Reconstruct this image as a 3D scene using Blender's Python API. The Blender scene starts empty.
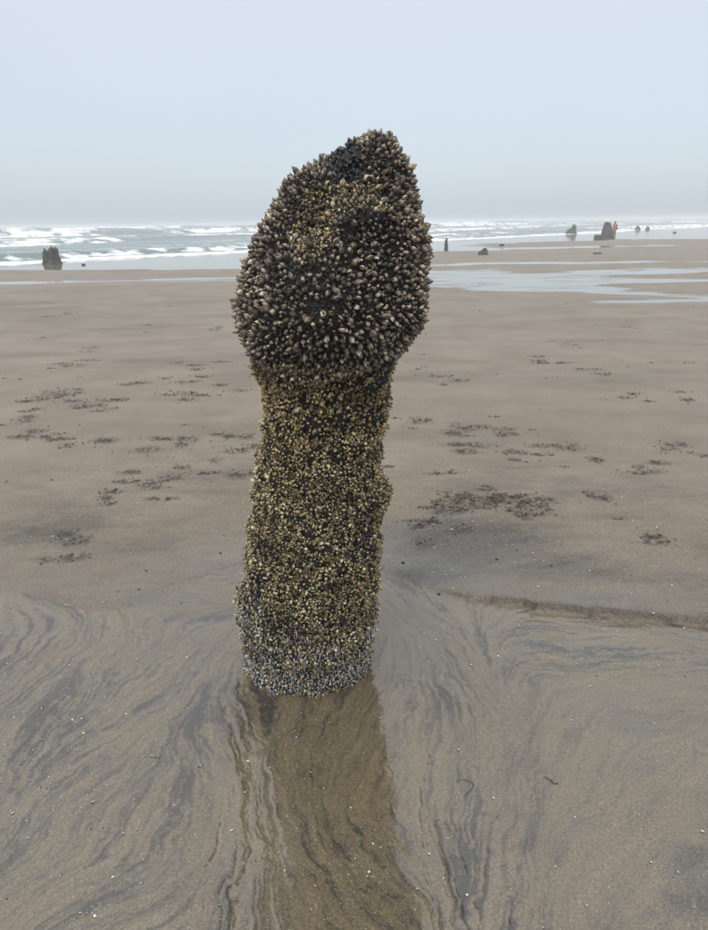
import bpy, bmesh, math, random
import numpy as np
from mathutils import Vector, Matrix, Euler

rnd = random.Random(7)
RNG = np.random.default_rng(11)
scene = bpy.context.scene
col = scene.collection
R = math.radians

# ------------------------------------------------------------------ camera
cam_data = bpy.data.cameras.new("camera")
cam = bpy.data.objects.new("camera", cam_data)
col.objects.link(cam)
CAM = Vector((0.0, 0.0, 1.6))
cam_data.sensor_fit = 'VERTICAL'
cam_data.sensor_height = 36.0
cam_data.lens = 36.0 * 693.0 / 930.0
cam_data.clip_start = 0.05
cam_data.clip_end = 20000.0
cam.matrix_world = (Matrix.Translation(CAM) @ Matrix.Rotation(R(90 - 19.3), 4, 'X') @ Matrix.Rotation(R(-0.78), 4, 'Z'))
scene.camera = cam

# ------------------------------------------------------------------ sky (overcast, sea fog)
SUN_ELEV, SUN_ROT = R(58), R(205)
world = bpy.data.worlds.new("World")
scene.world = world
world.use_nodes = True
wn, wl = world.node_tree.nodes, world.node_tree.links
wn.clear()
w_out = wn.new('ShaderNodeOutputWorld')
w_sky = wn.new('ShaderNodeTexSky')
w_sky.sky_type = 'NISHITA'
w_sky.sun_disc = False
w_sky.sun_elevation = SUN_ELEV
w_sky.sun_rotation = SUN_ROT
w_sky.dust_density = 3.0
w_bg = wn.new('ShaderNodeBackground')
w_bg.inputs['Strength'].default_value = 0.05
wl.new(w_sky.outputs['Color'], w_bg.inputs['Color'])
w_tc = wn.new('ShaderNodeTexCoord')
w_sep = wn.new('ShaderNodeSeparateXYZ')
wl.new(w_tc.outputs['Generated'], w_sep.inputs['Vector'])
w_ramp = wn.new('ShaderNodeValToRGB')
wl.new(w_sep.outputs['Z'], w_ramp.inputs['Fac'])
cr = w_ramp.color_ramp
cr.elements[0].position = 0.0
cr.elements[0].color = (0.50, 0.565, 0.635, 1)
cr.elements[1].position = 1.0
cr.elements[1].color = (1.34, 1.37, 1.36, 1)
for p_, c_ in ((0.12, (0.530, 0.583, 0.642, 1)), (0.27, (0.612, 0.632, 0.652, 1)), (0.44, (0.780, 0.768, 0.742, 1)), (0.62, (1.0, 1.01, 1.0, 1))):
    e_ = cr.elements.new(p_)
    e_.color = c_
w_noise = wn.new('ShaderNodeTexNoise')
w_noise.inputs['Scale'].default_value = 1.6
w_noise.inputs['Detail'].default_value = 3.0
w_noise.inputs['Roughness'].default_value = 0.45
wl.new(w_tc.outputs['Generated'], w_noise.inputs['Vector'])
w_map = wn.new('ShaderNodeMapRange')
w_map.inputs['From Min'].default_value = 0.3
w_map.inputs['From Max'].default_value = 0.7
w_map.inputs['To Min'].default_value = 0.975
w_map.inputs['To Max'].default_value = 1.025
wl.new(w_noise.outputs['Fac'], w_map.inputs['Value'])
w_bg2 = wn.new('ShaderNodeBackground')
wl.new(w_ramp.outputs['Color'], w_bg2.inputs['Color'])
wl.new(w_map.outputs['Result'], w_bg2.inputs['Strength'])
w_add = wn.new('ShaderNodeAddShader')
wl.new(w_bg.outputs[0], w_add.inputs[0])
wl.new(w_bg2.outputs[0], w_add.inputs[1])
wl.new(w_add.outputs[0], w_out.inputs['Surface'])

# ------------------------------------------------------------------ soft sun behind the overcast
sun_data = bpy.data.lights.new("sun", 'SUN')
sun_data.energy = 1.2
sun_data.angle = R(22)
sun_data.color = (1.0, 0.965, 0.92)
sun = bpy.data.objects.new("sun", sun_data)
col.objects.link(sun)
_d = Vector((math.sin(SUN_ROT) * math.cos(SUN_ELEV), math.cos(SUN_ROT) * math.cos(SUN_ELEV), math.sin(SUN_ELEV)))
sun.rotation_euler = (-_d).to_track_quat('-Z', 'Y').to_euler()
sun.location = _d * 30

scene.view_settings.view_transform = 'Standard'
scene.view_settings.look = 'None'
scene.view_settings.exposure = 0.0
scene.view_settings.gamma = 1.0
scene.cycles.use_denoising = True
scene.cycles.max_bounces = 6
scene.cycles.diffuse_bounces = 3
scene.cycles.glossy_bounces = 3
scene.cycles.volume_bounces = 1
scene.cycles.caustics_reflective = False
scene.cycles.caustics_refractive = False


# ------------------------------------------------------------------ helpers
def tag(o, label=None, category=None, group=None, kind=None):
    if label: o['label'] = label
    if category: o['category'] = category
    if group: o['group'] = group
    if kind: o['kind'] = kind
    return o


def link(name, me, mat=None, parent=None, smooth=False):
    o = bpy.data.objects.new(name, me)
    col.objects.link(o)
    if mat is not None and not me.materials:
        me.materials.append(mat)
    if smooth:
        me.polygons.foreach_set('use_smooth', np.ones(len(me.polygons), bool))
    if parent is not None:
        o.parent = parent
    return o


def np_mesh(name, V, F, attrs=None, cols=None):
    """mesh from vertex array, and an (n,3) or (n,4) face array"""
    V = np.asarray(V, np.float32)
    F = np.asarray(F, np.int32)
    k = F.shape[1]
    me = bpy.data.meshes.new(name)
    me.vertices.add(len(V))
    me.vertices.foreach_set('co', V.ravel())
    me.loops.add(F.size)
    me.loops.foreach_set('vertex_index', F.ravel())
    me.polygons.add(len(F))
    me.polygons.foreach_set('loop_start', np.arange(0, F.size, k, dtype=np.int32))
    for n_, a_ in (attrs or {}).items():
        at = me.attributes.new(n_, 'FLOAT', 'POINT')
        at.data.foreach_set('value', np.asarray(a_, np.float32).ravel())
    for n_, a_ in (cols or {}).items():
        at = me.attributes.new(n_, 'FLOAT_COLOR', 'POINT')
        c4 = np.ones((len(V), 4), np.float32)
        c4[:, :3] = a_
        at.data.foreach_set('color', c4.ravel())
    me.update(calc_edges=True)
    me.validate()
    return me


def _h(i, j, k, seed):
    n = (i.astype(np.int64) * 374761393 + j.astype(np.int64) * 668265263 + k.astype(np.int64) * 2147483647 + seed * 974634777) & 0xFFFFFFFF
    n = (n ^ (n >> 13)) * 1274126177 & 0xFFFFFFFF
    n = (n ^ (n >> 16)) * 2246822519 & 0xFFFFFFFF
    return ((n ^ (n >> 15)) & 0xFFFFFF) / float(0xFFFFFF)


def vn2(x, y, seed=0):
    """value noise in 2D, -1..1"""
    i, j = np.floor(x), np.floor(y)
    u, v = x - i, y - j
    u = u * u * (3 - 2 * u); v = v * v * (3 - 2 * v)
    z = np.zeros_like(i)
    a = _h(i, j, z, seed); b = _h(i + 1, j, z, seed); c = _h(i, j + 1, z, seed); d = _h(i + 1, j + 1, z, seed)
    return 2 * ((a * (1 - u) + b * u) * (1 - v) + (c * (1 - u) + d * u) * v) - 1


def fbm2(x, y, octaves=4, seed=0, gain=0.5):
    s = 0; a = 1.0; t = 0
    for o in range(octaves):
        f = 2.03 ** o
        ca, sa = math.cos(o * 1.1 + 0.3), math.sin(o * 1.1 + 0.3)
        s = s + a * vn2((x * ca - y * sa) * f + 7.7 * o, (x * sa + y * ca) * f - 3.1 * o, seed + o)
        t += a; a *= gain
    return s / t


def vn3(x, y, z, seed=0):
    i, j, k = np.floor(x), np.floor(y), np.floor(z)
    u, v, w = x - i, y - j, z - k
    u = u * u * (3 - 2 * u); v = v * v * (3 - 2 * v); w = w * w * (3 - 2 * w)
    r = 0
    for dk in (0, 1):
        a = _h(i, j, k + dk, seed); b = _h(i + 1, j, k + dk, seed)
        c = _h(i, j + 1, k + dk, seed); d = _h(i + 1, j + 1, k + dk, seed)
        p = (a * (1 - u) + b * u) * (1 - v) + (c * (1 - u) + d * u) * v
        r = r + p * (w if dk else (1 - w))
    return 2 * r - 1


def fbm3(P, f, octaves=3, seed=0):
    s = 0; a = 1.0; t = 0
    for o in range(octaves):
        s = s + a * vn3(P[:, 0] * f + 5.3 * o, P[:, 1] * f + 1.7 * o, P[:, 2] * f - 2.9 * o, seed + o)
        t += a; a *= 0.5; f *= 2.07
    return s / t


def sstep(x, a, b):
    t = np.clip((x - a) / (b - a), 0, 1)
    return t * t * (3 - 2 * t)


def in_poly(x, y, poly):
    r = np.zeros(x.shape, bool)
    n = len(poly)
    for a in range(n):
        x0, y0 = poly[a]; x1, y1 = poly[(a + 1) % n]
        if y0 == y1: continue
        c = ((y0 > y) != (y1 > y)) & (x < (x1 - x0) * (y - y0) / (y1 - y0) + x0)
        r ^= c
    return r


def poly_dist(x, y, line):
    """distance to a polyline, and signed side (left of travel positive)"""
    best = np.full(x.shape, 1e9); side = np.zeros(x.shape)
    for (x0, y0), (x1, y1) in zip(line[:-1], line[1:]):
        dx, dy = x1 - x0, y1 - y0
        L = dx * dx + dy * dy
        t = np.clip(((x - x0) * dx + (y - y0) * dy) / L, 0, 1)
        d = np.hypot(x - x0 - t * dx, y - y0 - t * dy)
        s = np.sign(dx * (y - y0) - dy * (x - x0))
        m = d < best
        best = np.where(m, d, best); side = np.where(m, s, side)
    return best, side


# ------------------------------------------------------------------ material helpers
def new_mat(name):
    m = bpy.data.materials.new(name)
    m.use_nodes = True
    nt = m.node_tree
    return m, nt.nodes, nt.links, nt.nodes['Principled BSDF']


def N(nodes, kind, **inputs):
    n = nodes.new(kind)
    for k, v in inputs.items():
        key = k.replace('_', ' ')
        n.inputs[key].default_value = v
    return n


def attr(nodes, name):
    n = nodes.new('ShaderNodeAttribute')
    n.attribute_name = name
    return n


def math_node(nodes, links, op, a, b=None, clamp=False):
    n = nodes.new('ShaderNodeMath')
    n.operation = op
    n.use_clamp = clamp
    for i, v in enumerate((a, b)):
        if v is None: continue
        if isinstance(v, (int, float)): n.inputs[i].default_value = v
        else: links.new(v, n.inputs[i])
    return n.outputs[0]


def mix_col(nodes, links, fac, a, b, mode='MIX'):
    n = nodes.new('ShaderNodeMix')
    n.data_type = 'RGBA'
    n.blend_type = mode
    for sock, v in ((n.inputs[0], fac), (n.inputs[6], a), (n.inputs[7], b)):
        if hasattr(v, 'links'): links.new(v, sock)
        elif isinstance(v, (int, float)): sock.default_value = v
        else: sock.default_value = (*v, 1)
    return n.outputs[2]


def map_range(nodes, links, v, a, b, c, d):
    n = nodes.new('ShaderNodeMapRange')
    links.new(v, n.inputs['Value'])
    for k, q in (('From Min', a), ('From Max', b), ('To Min', c), ('To Max', d)):
        n.inputs[k].default_value = q
    return n.outputs['Result']


def shell_material(name, rough=0.42, noise_scale=260.0, bump=0.35, amount=0.35, wet=0.25):
    """colour from the piece's own colour attribute, with fine growth grain"""
    m, nd, lk, bs = new_mat(name)
    a = attr(nd, 'tone')
    tc = nd.new('ShaderNodeTexCoord')
    no = N(nd, 'ShaderNodeTexNoise', Scale=noise_scale, Detail=3.0)
    lk.new(tc.outputs['Object'], no.inputs['Vector'])
    f = map_range(nd, lk, no.outputs['Fac'], 0.3, 0.7, 1 - amount, 1 + amount)
    vm = nd.new('ShaderNodeVectorMath'); vm.operation = 'SCALE'
    lk.new(a.outputs['Color'], vm.inputs[0]); lk.new(f, vm.inputs['Scale'])
    lk.new(vm.outputs[0], bs.inputs['Base Color'])
    bs.inputs['Roughness'].default_value = rough
    bs.inputs['Coat Weight'].default_value = wet
    bs.inputs['Coat Roughness'].default_value = 0.22
    bp = N(nd, 'ShaderNodeBump', Strength=bump, Distance=0.002)
    lk.new(no.outputs['Fac'], bp.inputs['Height'])
    lk.new(bp.outputs[0], bs.inputs['Normal'])
    return m


MAT_PLATE = shell_material("barnacle_plate", 0.5, 330, 0.4, 0.35, 0.1)
MAT_ACORN = shell_material("acorn_shell", 0.6, 420, 0.5, 0.35, 0.1)
MAT_MUSSEL = shell_material("mussel_shell", 0.38, 240, 0.2, 0.4, 0.08)


def core_material():
    m, nd, lk, bs = new_mat("encrusted_wood")
    tc = nd.new('ShaderNodeTexCoord')
    a = N(nd, 'ShaderNodeTexNoise', Scale=55.0, Detail=6.0, Roughness=0.7)
    b = N(nd, 'ShaderNodeTexVoronoi', Scale=150.0)
    lk.new(tc.outputs['Object'], a.inputs['Vector']); lk.new(tc.outputs['Object'], b.inputs['Vector'])
    cr = nd.new('ShaderNodeValToRGB')
    cr.color_ramp.elements[0].position = 0.38; cr.color_ramp.elements[0].color = (0.008, 0.008, 0.008, 1)
    cr.color_ramp.elements[1].position = 0.72; cr.color_ramp.elements[1].color = (0.05, 0.042, 0.028, 1)
    lk.new(a.outputs['Fac'], cr.inputs['Fac'])
    lk.new(cr.outputs[0], bs.inputs['Base Color'])
    bs.inputs['Roughness'].default_value = 0.55
    h = math_node(nd, lk, 'ADD', a.outputs['Fac'], b.outputs['Distance'])
    bp = N(nd, 'ShaderNodeBump', Strength=0.9, Distance=0.008)
    lk.new(h, bp.inputs['Height']); lk.new(bp.outputs[0], bs.inputs['Normal'])
    return m


MAT_CORE = core_material()

# ------------------------------------------------------------------ the beach
# outlines on the ground plane, metres (x right, y away)
W0 = [(-16.0, 28.0), (-13.08, 28.0), (-8.85, 27.5), (-3.75, 26.6), (-0.49, 31.8), (4.46, 39.9), (8.42, 40.9), (12.08, 41.9), (15.8, 42.6), (20.2, 44.5), (20.8, 45.8), (16.7, 45.0), (13.0, 45.0), (9.1, 44.4), (8.3, 48.5), (10.9, 53.1), (15.9, 55.2), (20.7, 56.0), (26.2, 55.7), (31.8, 56.5), (81, 117), (44, 218), (-150, 218), (-150, 28)]
W1 = [(-30, 22.9), (-13.1, 22.9), (-9.1, 22.4), (-7.2, 22.27), (-3.52, 22.64), (-1.6, 22.5), (-1.53, 21.3), (-3.25, 20.85), (-6.77, 20.9), (-9.66, 20.5), (-11.8, 20.5), (-30, 20.5)]
W2 = [(1.88, 27.84), (5.98, 28.94), (13.19, 27.86), (15.67, 27.58), (24, 27.4), (24, 26.1), (14.89, 26.19), (12.56, 26.5), (5.64, 27.29), (1.8, 26.6)]
W3 = [(1.54, 24.24), (2.79, 24.38), (4.88, 24.74), (5.73, 22.33), (7.63, 23.38), (11.46, 24.37), (16, 24.0), (12.87, 22.68), (7.34, 21.06), (9.41, 19.81), (14, 18.6), (10.46, 18.34), (7.31, 18.38), (5.97, 17.91), (6.69, 16.76), (6.98, 16.15), (7.41, 15.23), (12, 14.9), (12, 14.3), (8.17, 14.2), (7.13, 14.63), (6.48, 15.35), (5.69, 15.97), (4.96, 16.44), (3.88, 16.78), (2.5, 17.27), (1.98, 17.66), (1.17, 18.32)]
W4 = [(5.15, 14.44), (5.59, 14.76), (6.17, 14.61), (7.07, 14.49), (12, 14.2), (12, 13.5), (6.72, 13.76), (5.84, 13.8), (5.29, 13.93)]
POOL = [(-1.04, 2.70), (-0.81, 2.92), (-0.57, 3.04), (-0.31, 3.08), (-0.10, 3.0), (-0.10, 2.5), (-0.27, 2.546), (-0.49, 2.585), (-0.62, 2.54), (-0.72, 2.525), (-0.86, 2.594)]
POOLR = [(-0.1, 3.1), (0.07, 3.04), (0.21, 2.87), (0.37, 2.68), (0.40, 2.41), (0.30, 2.10), (0.16, 2.16), (0.05, 2.1), (-0.1, 2.2)]
BANKR = [(-0.10, 3.30), (0.03, 3.20), (0.122, 3.079), (0.212, 2.943), (0.299, 2.854), (0.51, 2.722), (0.721, 2.665), (0.881, 2.611), (1.12, 2.557), (1.393, 2.504), (1.8, 2.419), (3.2, 2.2)]
BANKL = [(-4.5, 3.3), (-1.97, 2.926), (-1.557, 2.794), (-1.328, 2.736), (-1.113, 2.696), (-1.023, 2.694), (-0.86, 2.80), (-0.72, 3.02), (-0.40, 3.2), (-0.10, 3.30)]
FP = [(-2.205, 7.227), (-1.841, 7.351), (-1.197, 6.89), (-1.527, 6.531), (-2.298, 6.495), (-2.584, 6.21), (-2.278, 6.018), (-3.223, 6.587), (-3.001, 6.614), (-2.846, 6.771), (-1.521, 4.974), (-1.337, 5.09), (-1.106, 5.13), (-2.198, 5.128), (-2.403, 5.35), (-1.476, 4.253), (-1.342, 4.037), (-1.085, 4.614), (-1.19, 4.26), (-2.864, 5.785), (-1.355, 8.198), (-2.071, 8.248), (-3.363, 8.4), (-0.857, 4.92), (-0.849, 4.38), (-1.436, 3.33), (1.168, 5.377), (0.932, 5.221), (0.924, 4.819), (1.052, 4.589), (1.444, 4.843), (1.505, 4.725), (1.981, 4.508), (3.009, 6.2), (2.418, 4.801), (2.661, 6.182), (0.747, 5.699), (0.677, 4.32), (0.92, 3.705), (0.751, 3.771), (0.536, 3.66), (0.391, 3.473), (0.807, 3.909), (1.467, 3.918), (1.474, 3.137), (0.629, 3.821), (0.83, 3.636), (0.997, 3.616), (-4.667, 10.414), (-3.532, 11.112), (-2.279, 11.212), (1.036, 7.268), (2.686, 7.417), (2.804, 9.358), (4.226, 10.608), (-3.585, 9.47), (2.35, 8.183), (-3.824, 14.074), (-5.58, 13.474)]
FLOW = np.array([(-0.638, 2.435, -0.711, 1.955), (-0.711, 1.955, -0.793, 1.608), (-1.069, 2.67, -0.987, 2.443), (-0.987, 2.443, -0.938, 1.96), (-0.938, 1.96, -0.921, 1.763), (-0.662, 2.186, -0.739, 1.911), (-0.739, 1.911, -0.781, 1.706), (-0.781, 1.706, -0.726, 1.418), (-0.513, 2.551, -0.658, 2.235), (-1.25, 2.359, -1.277, 2.199), (-0.511, 1.653, -0.532, 1.431), (-0.698, 1.489, -0.843, 1.289), (-0.485, 1.849, -0.407, 1.699), (-0.972, 1.611, -0.967, 1.504), (-0.543, 1.34, -0.59, 1.245), (-0.377, 1.429, -0.371, 1.255), (-0.282, 1.946, -0.175, 1.635), (-0.094, 1.943, -0.025, 1.595), (-0.143, 1.597, -0.15, 1.279), (0.04, 1.843, 0.11, 1.421), (-0.367, 1.948, -0.201, 1.598), (-0.319, 1.6, -0.245, 1.28), (1.379, 2.474, 0.414, 2.673), (1.113, 2.324, 0.5, 2.408), (1.263, 2.223, 0.622, 2.237), (0.204, 2.819, 0.33, 2.342), (0.33, 2.342, 0.343, 2.094), (0.336, 2.094, 0.296, 1.749), (0.299, 1.707, 0.298, 1.418), (0.298, 1.418, 0.3, 1.245), (0.123, 2.567, 0.152, 2.042), (0.152, 2.042, 0.202, 1.519), (1.122, 1.918, 0.80, 1.842), (0.80, 1.50, 0.62, 1.30), (-1.573, 3.979, -1.908, 3.895), (1.079, 4.859, 0.706, 4.829), (1.294, 3.317, 0.749, 3.239), (-1.378, 2.863, -1.113, 2.765), (-0.703, 2.754, -0.956, 2.851), (-2.463, 6.584, -2.927, 6.53), (2.312, 6.315, 1.83, 6.266)])
DARK = [(0.601, 3.279, 0.415, 0.279, 1.0), (0.357, 2.959, 0.191, 0.102, 0.7), (0.975, 2.941, 0.283, 0.144, 0.5), (-1.03, 1.818, 0.131, 0.251, 0.7), (-0.612, 1.833, 0.082, 0.199, 0.5), (-0.532, 1.604, 0.03, 0.14, 0.9), (-0.647, 1.342, 0.058, 0.108, 0.9), (-1.673, 3.607, 0.344, 0.299, 0.5), (1.6, 3.865, 0.415, 0.338, 0.3), (0.62, 2.405, 0.161, 0.087, 0.5), (0.615, 2.206, 0.112, 0.089, 0.4), (0.509, 1.745, 0.093, 0.089, 0.4), (0.814, 1.251, 0.098, 0.032, 0.6), (-0.361, 1.338, 0.039, 0.075, 0.4), (-0.085, 1.634, 0.036, 0.259, 0.35), (-4.776, 11.444, 1.344, 1.003, 0.3), (2.056, 12.236, 1.02, 0.407, 0.5), (4.079, 11.519, 1.415, 0.363, 0.6), (-6.711, 16.33, 1.439, 2.056, 0.3), (0.112, 2.822, 0.138, 0.144, 0.6), (-0.111, 2.572, 0.255, 0.123, 0.3), (-0.737, 2.604, 0.173, 0.041, 0.7), (-0.64, 1.402, 0.038, 0.205, 0.3)]
SX, SY, SR = -0.18, 2.30, 0.235          # stump foot: centre and radius


def shore_s(x, y):
    """metres seaward of the line where the last wave breaks"""
    return -(x + 6.6) * 0.79 + (y - 45.0) * 0.613 + 2.2 * vn2(x * 0.045 + 3.1, y * 0.045, 91)


# flow field of the draining water, on a small lattice
GX0, GY0, GD, GNX, GNY = -4.0, 0.4, 0.05, 161, 121
_gx, _gy = np.meshgrid(GX0 + GD * np.arange(GNX), GY0 + GD * np.arange(GNY))
_d = FLOW[:, 2:] - FLOW[:, :2]
_d /= np.linalg.norm(_d, axis=1)[:, None]
_m = (FLOW[:, :2] + FLOW[:, 2:]) / 2
_vx = np.zeros_like(_gx); _vy = np.zeros_like(_gx)
for (mx_, my_), (dx_, dy_) in zip(_m, _d):
    w_ = 1.0 / (((_gx - mx_) ** 2 + (_gy - my_) ** 2) + 0.012) ** 1.6
    _vx += w_ * dx_; _vy += w_ * dy_
_ang = 0.55 * vn2(_gx * 2.3, _gy * 2.3, 5) + 0.35 * vn2(_gx * 6, _gy * 6, 6)
_ca, _sa = np.cos(_ang), np.sin(_ang)
_vx, _vy = _vx * _ca - _vy * _sa, _vx * _sa + _vy * _ca
_l = np.hypot(_vx, _vy) + 1e-9
_vx /= _l; _vy /= _l


def flow(x, y):
    fx = np.clip((x - GX0) / GD, 0, GNX - 1.001); fy = np.clip((y - GY0) / GD, 0, GNY - 1.001)
    i = fx.astype(int); j = fy.astype(int); u = fx - i; v = fy - j
    def s(A):
        return (A[j, i] * (1 - u) + A[j, i + 1] * u) * (1 - v) + (A[j + 1, i] * (1 - u) + A[j + 1, i + 1] * u) * v
    a, b = s(_vx), s(_vy)
    l = np.hypot(a, b) + 1e-6
    return a / l, b / l


def streaks(x, y, cell, step, n, seed):
    """noise smeared along the flow: fine in width, long in length"""
    acc = vn2(x / cell, y / cell, seed)
    for sg in (1, -1):
        px, py = x.copy(), y.copy()
        for k in range(n):
            a, b = flow(px, py)
            px = px + sg * a * step; py = py + sg * b * step
            acc = acc + vn2(px / cell, py / cell, seed)
    return acc / math.sqrt(2 * n + 1) * 0.9


# polar sheet round the viewer's feet: fine in view, coarse behind and far off
th = np.concatenate([np.linspace(-180, -44, 18)[:-1], np.linspace(-44, 44, 760), np.linspace(44, 180, 18)[1:]])
th = np.radians(th)
lr = np.concatenate([[0.02, 0.3], np.exp(np.linspace(math.log(0.62), math.log(5.0), 860)), np.exp(np.linspace(math.log(5.0), math.log(60), 420))[1:],
                     np.exp(np.linspace(math.log(60), math.log(6000), 60))[1:]])
NR, NT = len(lr), len(th)
rr, tt = np.meshgrid(lr, th, indexing='ij')
X = (rr * np.sin(tt)).ravel(); Y = (rr * np.cos(tt)).ravel()
RR = rr.ravel()
Z = np.zeros_like(X)
near = (RR < 5.2) & (RR > 0.5) & (Y > 0)
nx, ny = X[near], Y[near]

# --- coarse shape
dist_s = shore_s(X, Y)
Z -= 0.022 * np.clip(dist_s + 2.0, 0, 60)
Z += 0.012 * fbm2(X * 0.5, Y * 0.9, 4, 21) * sstep(RR, 3.0, 8.0)
Z += 0.05 * fbm2(X * 0.07, Y * 0.12, 2, 22) * sstep(RR, 10, 30) * sstep(-dist_s, 0, 14)
# banks of the draining channel (undercut edge, higher sand beyond)
bk = poly_dist(nx, ny, BANKL[:-1] + BANKR)
jit = 0.010 * fbm2(nx * 22, ny * 22, 3, 31) + 0.06 * fbm2(nx * 2.6, ny * 2.6, 3, 32) * sstep(-nx, 0.1, 0.6)
sd = bk[0] * bk[1] + jit
cut = 0.12 + 0.88 * sstep(nx, 0.25, 0.75)
hb = np.zeros_like(nx)
hb += (0.032 * cut) * sstep(sd, -0.004, 0.008) + 0.02 * sstep(sd, 0.0, 0.6)
upper = sstep(sd, -0.01, 0.02)                       # 1 on the sand above the channel
lower = 1 - upper
# --- flow relief
wx_ = nx + 0.030 * fbm2(nx * 8, ny * 8, 3, 401) + 0.008 * fbm2(nx * 34, ny * 34, 2, 403)
wy_ = ny + 0.030 * fbm2(nx * 8, ny * 8, 3, 402) + 0.008 * fbm2(nx * 34, ny * 34, 2, 404)
s1 = streaks(wx_, wy_, 0.0075, 0.009, 10, 41)
s2 = streaks(wx_, wy_, 0.024, 0.022, 7, 42)
s3 = streaks(wx_, wy_, 0.075, 0.06, 4, 43)
calm = 1 - 0.75 * sstep(nx, 0.36, 0.62) * sstep(2.30 - ny, 0.0, 0.25)      # the firm flat to the right hardly drained
patchy = sstep(fbm2(nx * 2.1, ny * 1.7, 3, 405), -0.35, 0.35)
# thin winding rills where the broad smear changes sign, braiding with finer ones
rill = (1 - sstep(np.abs(s3 + 0.15 * s2), 0.0, 0.085)) * sstep(fbm2(nx * 4, ny * 3, 2, 406), -0.3, 0.2)
rill2 = (1 - sstep(np.abs(s2 + 0.25 * s1), 0.0, 0.11)) * sstep(fbm2(nx * 5, ny * 5, 2, 407), 0.0, 0.4)
rill, rill2 = rill * calm * lower, rill2 * calm * lower
cz = np.exp(-((nx + 0.08 - 0.10 * (2.1 - ny)) / 0.24) ** 4)
flat_ = 1 - 0.95 * cz
hb += lower * calm * flat_ * (0.0009 * s1 + 0.0016 * s2 + 0.0030 * s3)
hb -= flat_ * (0.0016 * rill + 0.0009 * rill2)
hb += 0.006 * fbm2(nx * 3.1, ny * 3.1, 3, 44) * (0.4 + 0.6 * upper)
hb += 0.0016 * fbm2(nx * 60, ny * 60, 3, 45) * (0.35 + 0.9 * upper) * flat_
hb += 0.0022 * flat_ * fbm2(nx * 17, ny * 17, 4, 408) * (0.6 + 0.4 * upper)
hb += upper * 0.0025 * fbm2(nx * 9, ny * 22, 3, 46)
# ripples beside the still water
rp = np.exp(-(((nx + 0.90) / 0.075) ** 2 + ((ny - 2.53) / 0.13) ** 2))
hb += 0.0042 * rp * np.sin((ny * 0.93 + nx * 0.25) * 2 * math.pi / 0.034 + 1.5 * vn2(nx * 9, ny * 9, 47))
# scour round the stump foot and the flat, still patches
ds = np.hypot(nx - SX, ny - SY)
scour = np.exp(-np.clip(ds - SR, 0, 9) / 0.10)
hb -= 0.014 * scour
hb -= 0.012 * np.exp(-((nx + 0.10 - 0.12 * (2.1 - ny)) / 0.20) ** 2) * sstep(2.2 - ny, -0.15, 0.15)
jx, jy = 0.03 * vn2(nx * 7, ny * 7, 48), 0.03 * vn2(nx * 7, ny * 7, 49)
still = np.zeros_like(nx)
for q in ((0, 0), (.02, .01), (-.02, .01), (.01, -.02), (-.01, -.02), (.035, .03), (-.035, -.03)):
    still += (in_poly(nx + jx + q[0], ny + jy + q[1], POOL) | in_poly(nx + jx + q[0], ny + jy + q[1], POOLR)) / 7.0
still = np.maximum(still, np.exp(-np.clip(ds - SR, 0, 9) / 0.06) * 0.9)
hb = hb * (1 - 0.55 * np.exp(-((nx + 0.08 - 0.10 * (2.1 - ny)) / 0.27) ** 4) * lower)
hb = hb * (1 - 0.85 * still) - 0.006 * still
Z[near] += hb * sstep(5.2 - RR[near], 0, 1.5) + 0
Z[~near & (RR > 5)] += 0.0
Z += np.where(near, 0, 0.0)
# level sand beyond the near field carries on at the height of the bank
Z += 0.05 * sstep(RR, 3.4, 6.0) * sstep(-dist_s, 3, 20) * 0.6

# --- trampled marks: crumbly dents thrown up by feet and dogs
marks = np.zeros_like(X)
sel = (RR < 16) & (RR > 2.6) & (Y > 0)
mx, my = X[sel], Y[sel]
mk = np.zeros_like(mx); mh = np.zeros_like(mx)
r2 = random.Random(3)
FPX = []
for (fx, fy) in FP:
    for k in range(r2.choice((2, 3, 4))):
        FPX.append((fx + r2.gauss(0, 0.07 + 0.008 * fy), fy + r2.gauss(0, 0.07 + 0.012 * fy), r2.uniform(0.035, 0.10) * (1 + fy * 0.05), r2.uniform(0.025, 0.06) * (1 + fy * 0.07)))
for k in range(46):
    t_ = r2.random()
    FPX.append((0.36 + 0.62 * t_ + r2.gauss(0, 0.05), 3.50 + 0.40 * math.sin(t_ * 3.0) * 0.8 + r2.gauss(0, 0.06), r2.uniform(0.02, 0.06), r2.uniform(0.012, 0.03)))
for k in range(70):
    y_ = r2.uniform(3.4, 14); x_ = r2.uniform(-0.62, 0.62) * y_
    FPX.append((x_, y_, r2.uniform(0.02, 0.06), r2.uniform(0.01, 0.03)))
for (fx, fy, ax, ay) in FPX:
    w = np.abs(mx - fx) < 3 * ax
    idx = np.nonzero(w)[0]
    idx = idx[np.abs(my[idx] - fy) < 3 * ay]
    if not len(idx): continue
    e = np.exp(-(((mx[idx] - fx) / ax) ** 2 + ((my[idx] - fy) / ay) ** 2))
    mk[idx] = np.maximum(mk[idx], e)
crumb = fbm2(mx * 38, my * 38, 3, 51)
mh = mk * (-0.009 + 0.024 * crumb)
Z[sel] += mh
marks[sel] = np.clip(mk * 1.6 - 0.25, 0, 1) * sstep(crumb, -0.25, 0.15)

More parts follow.
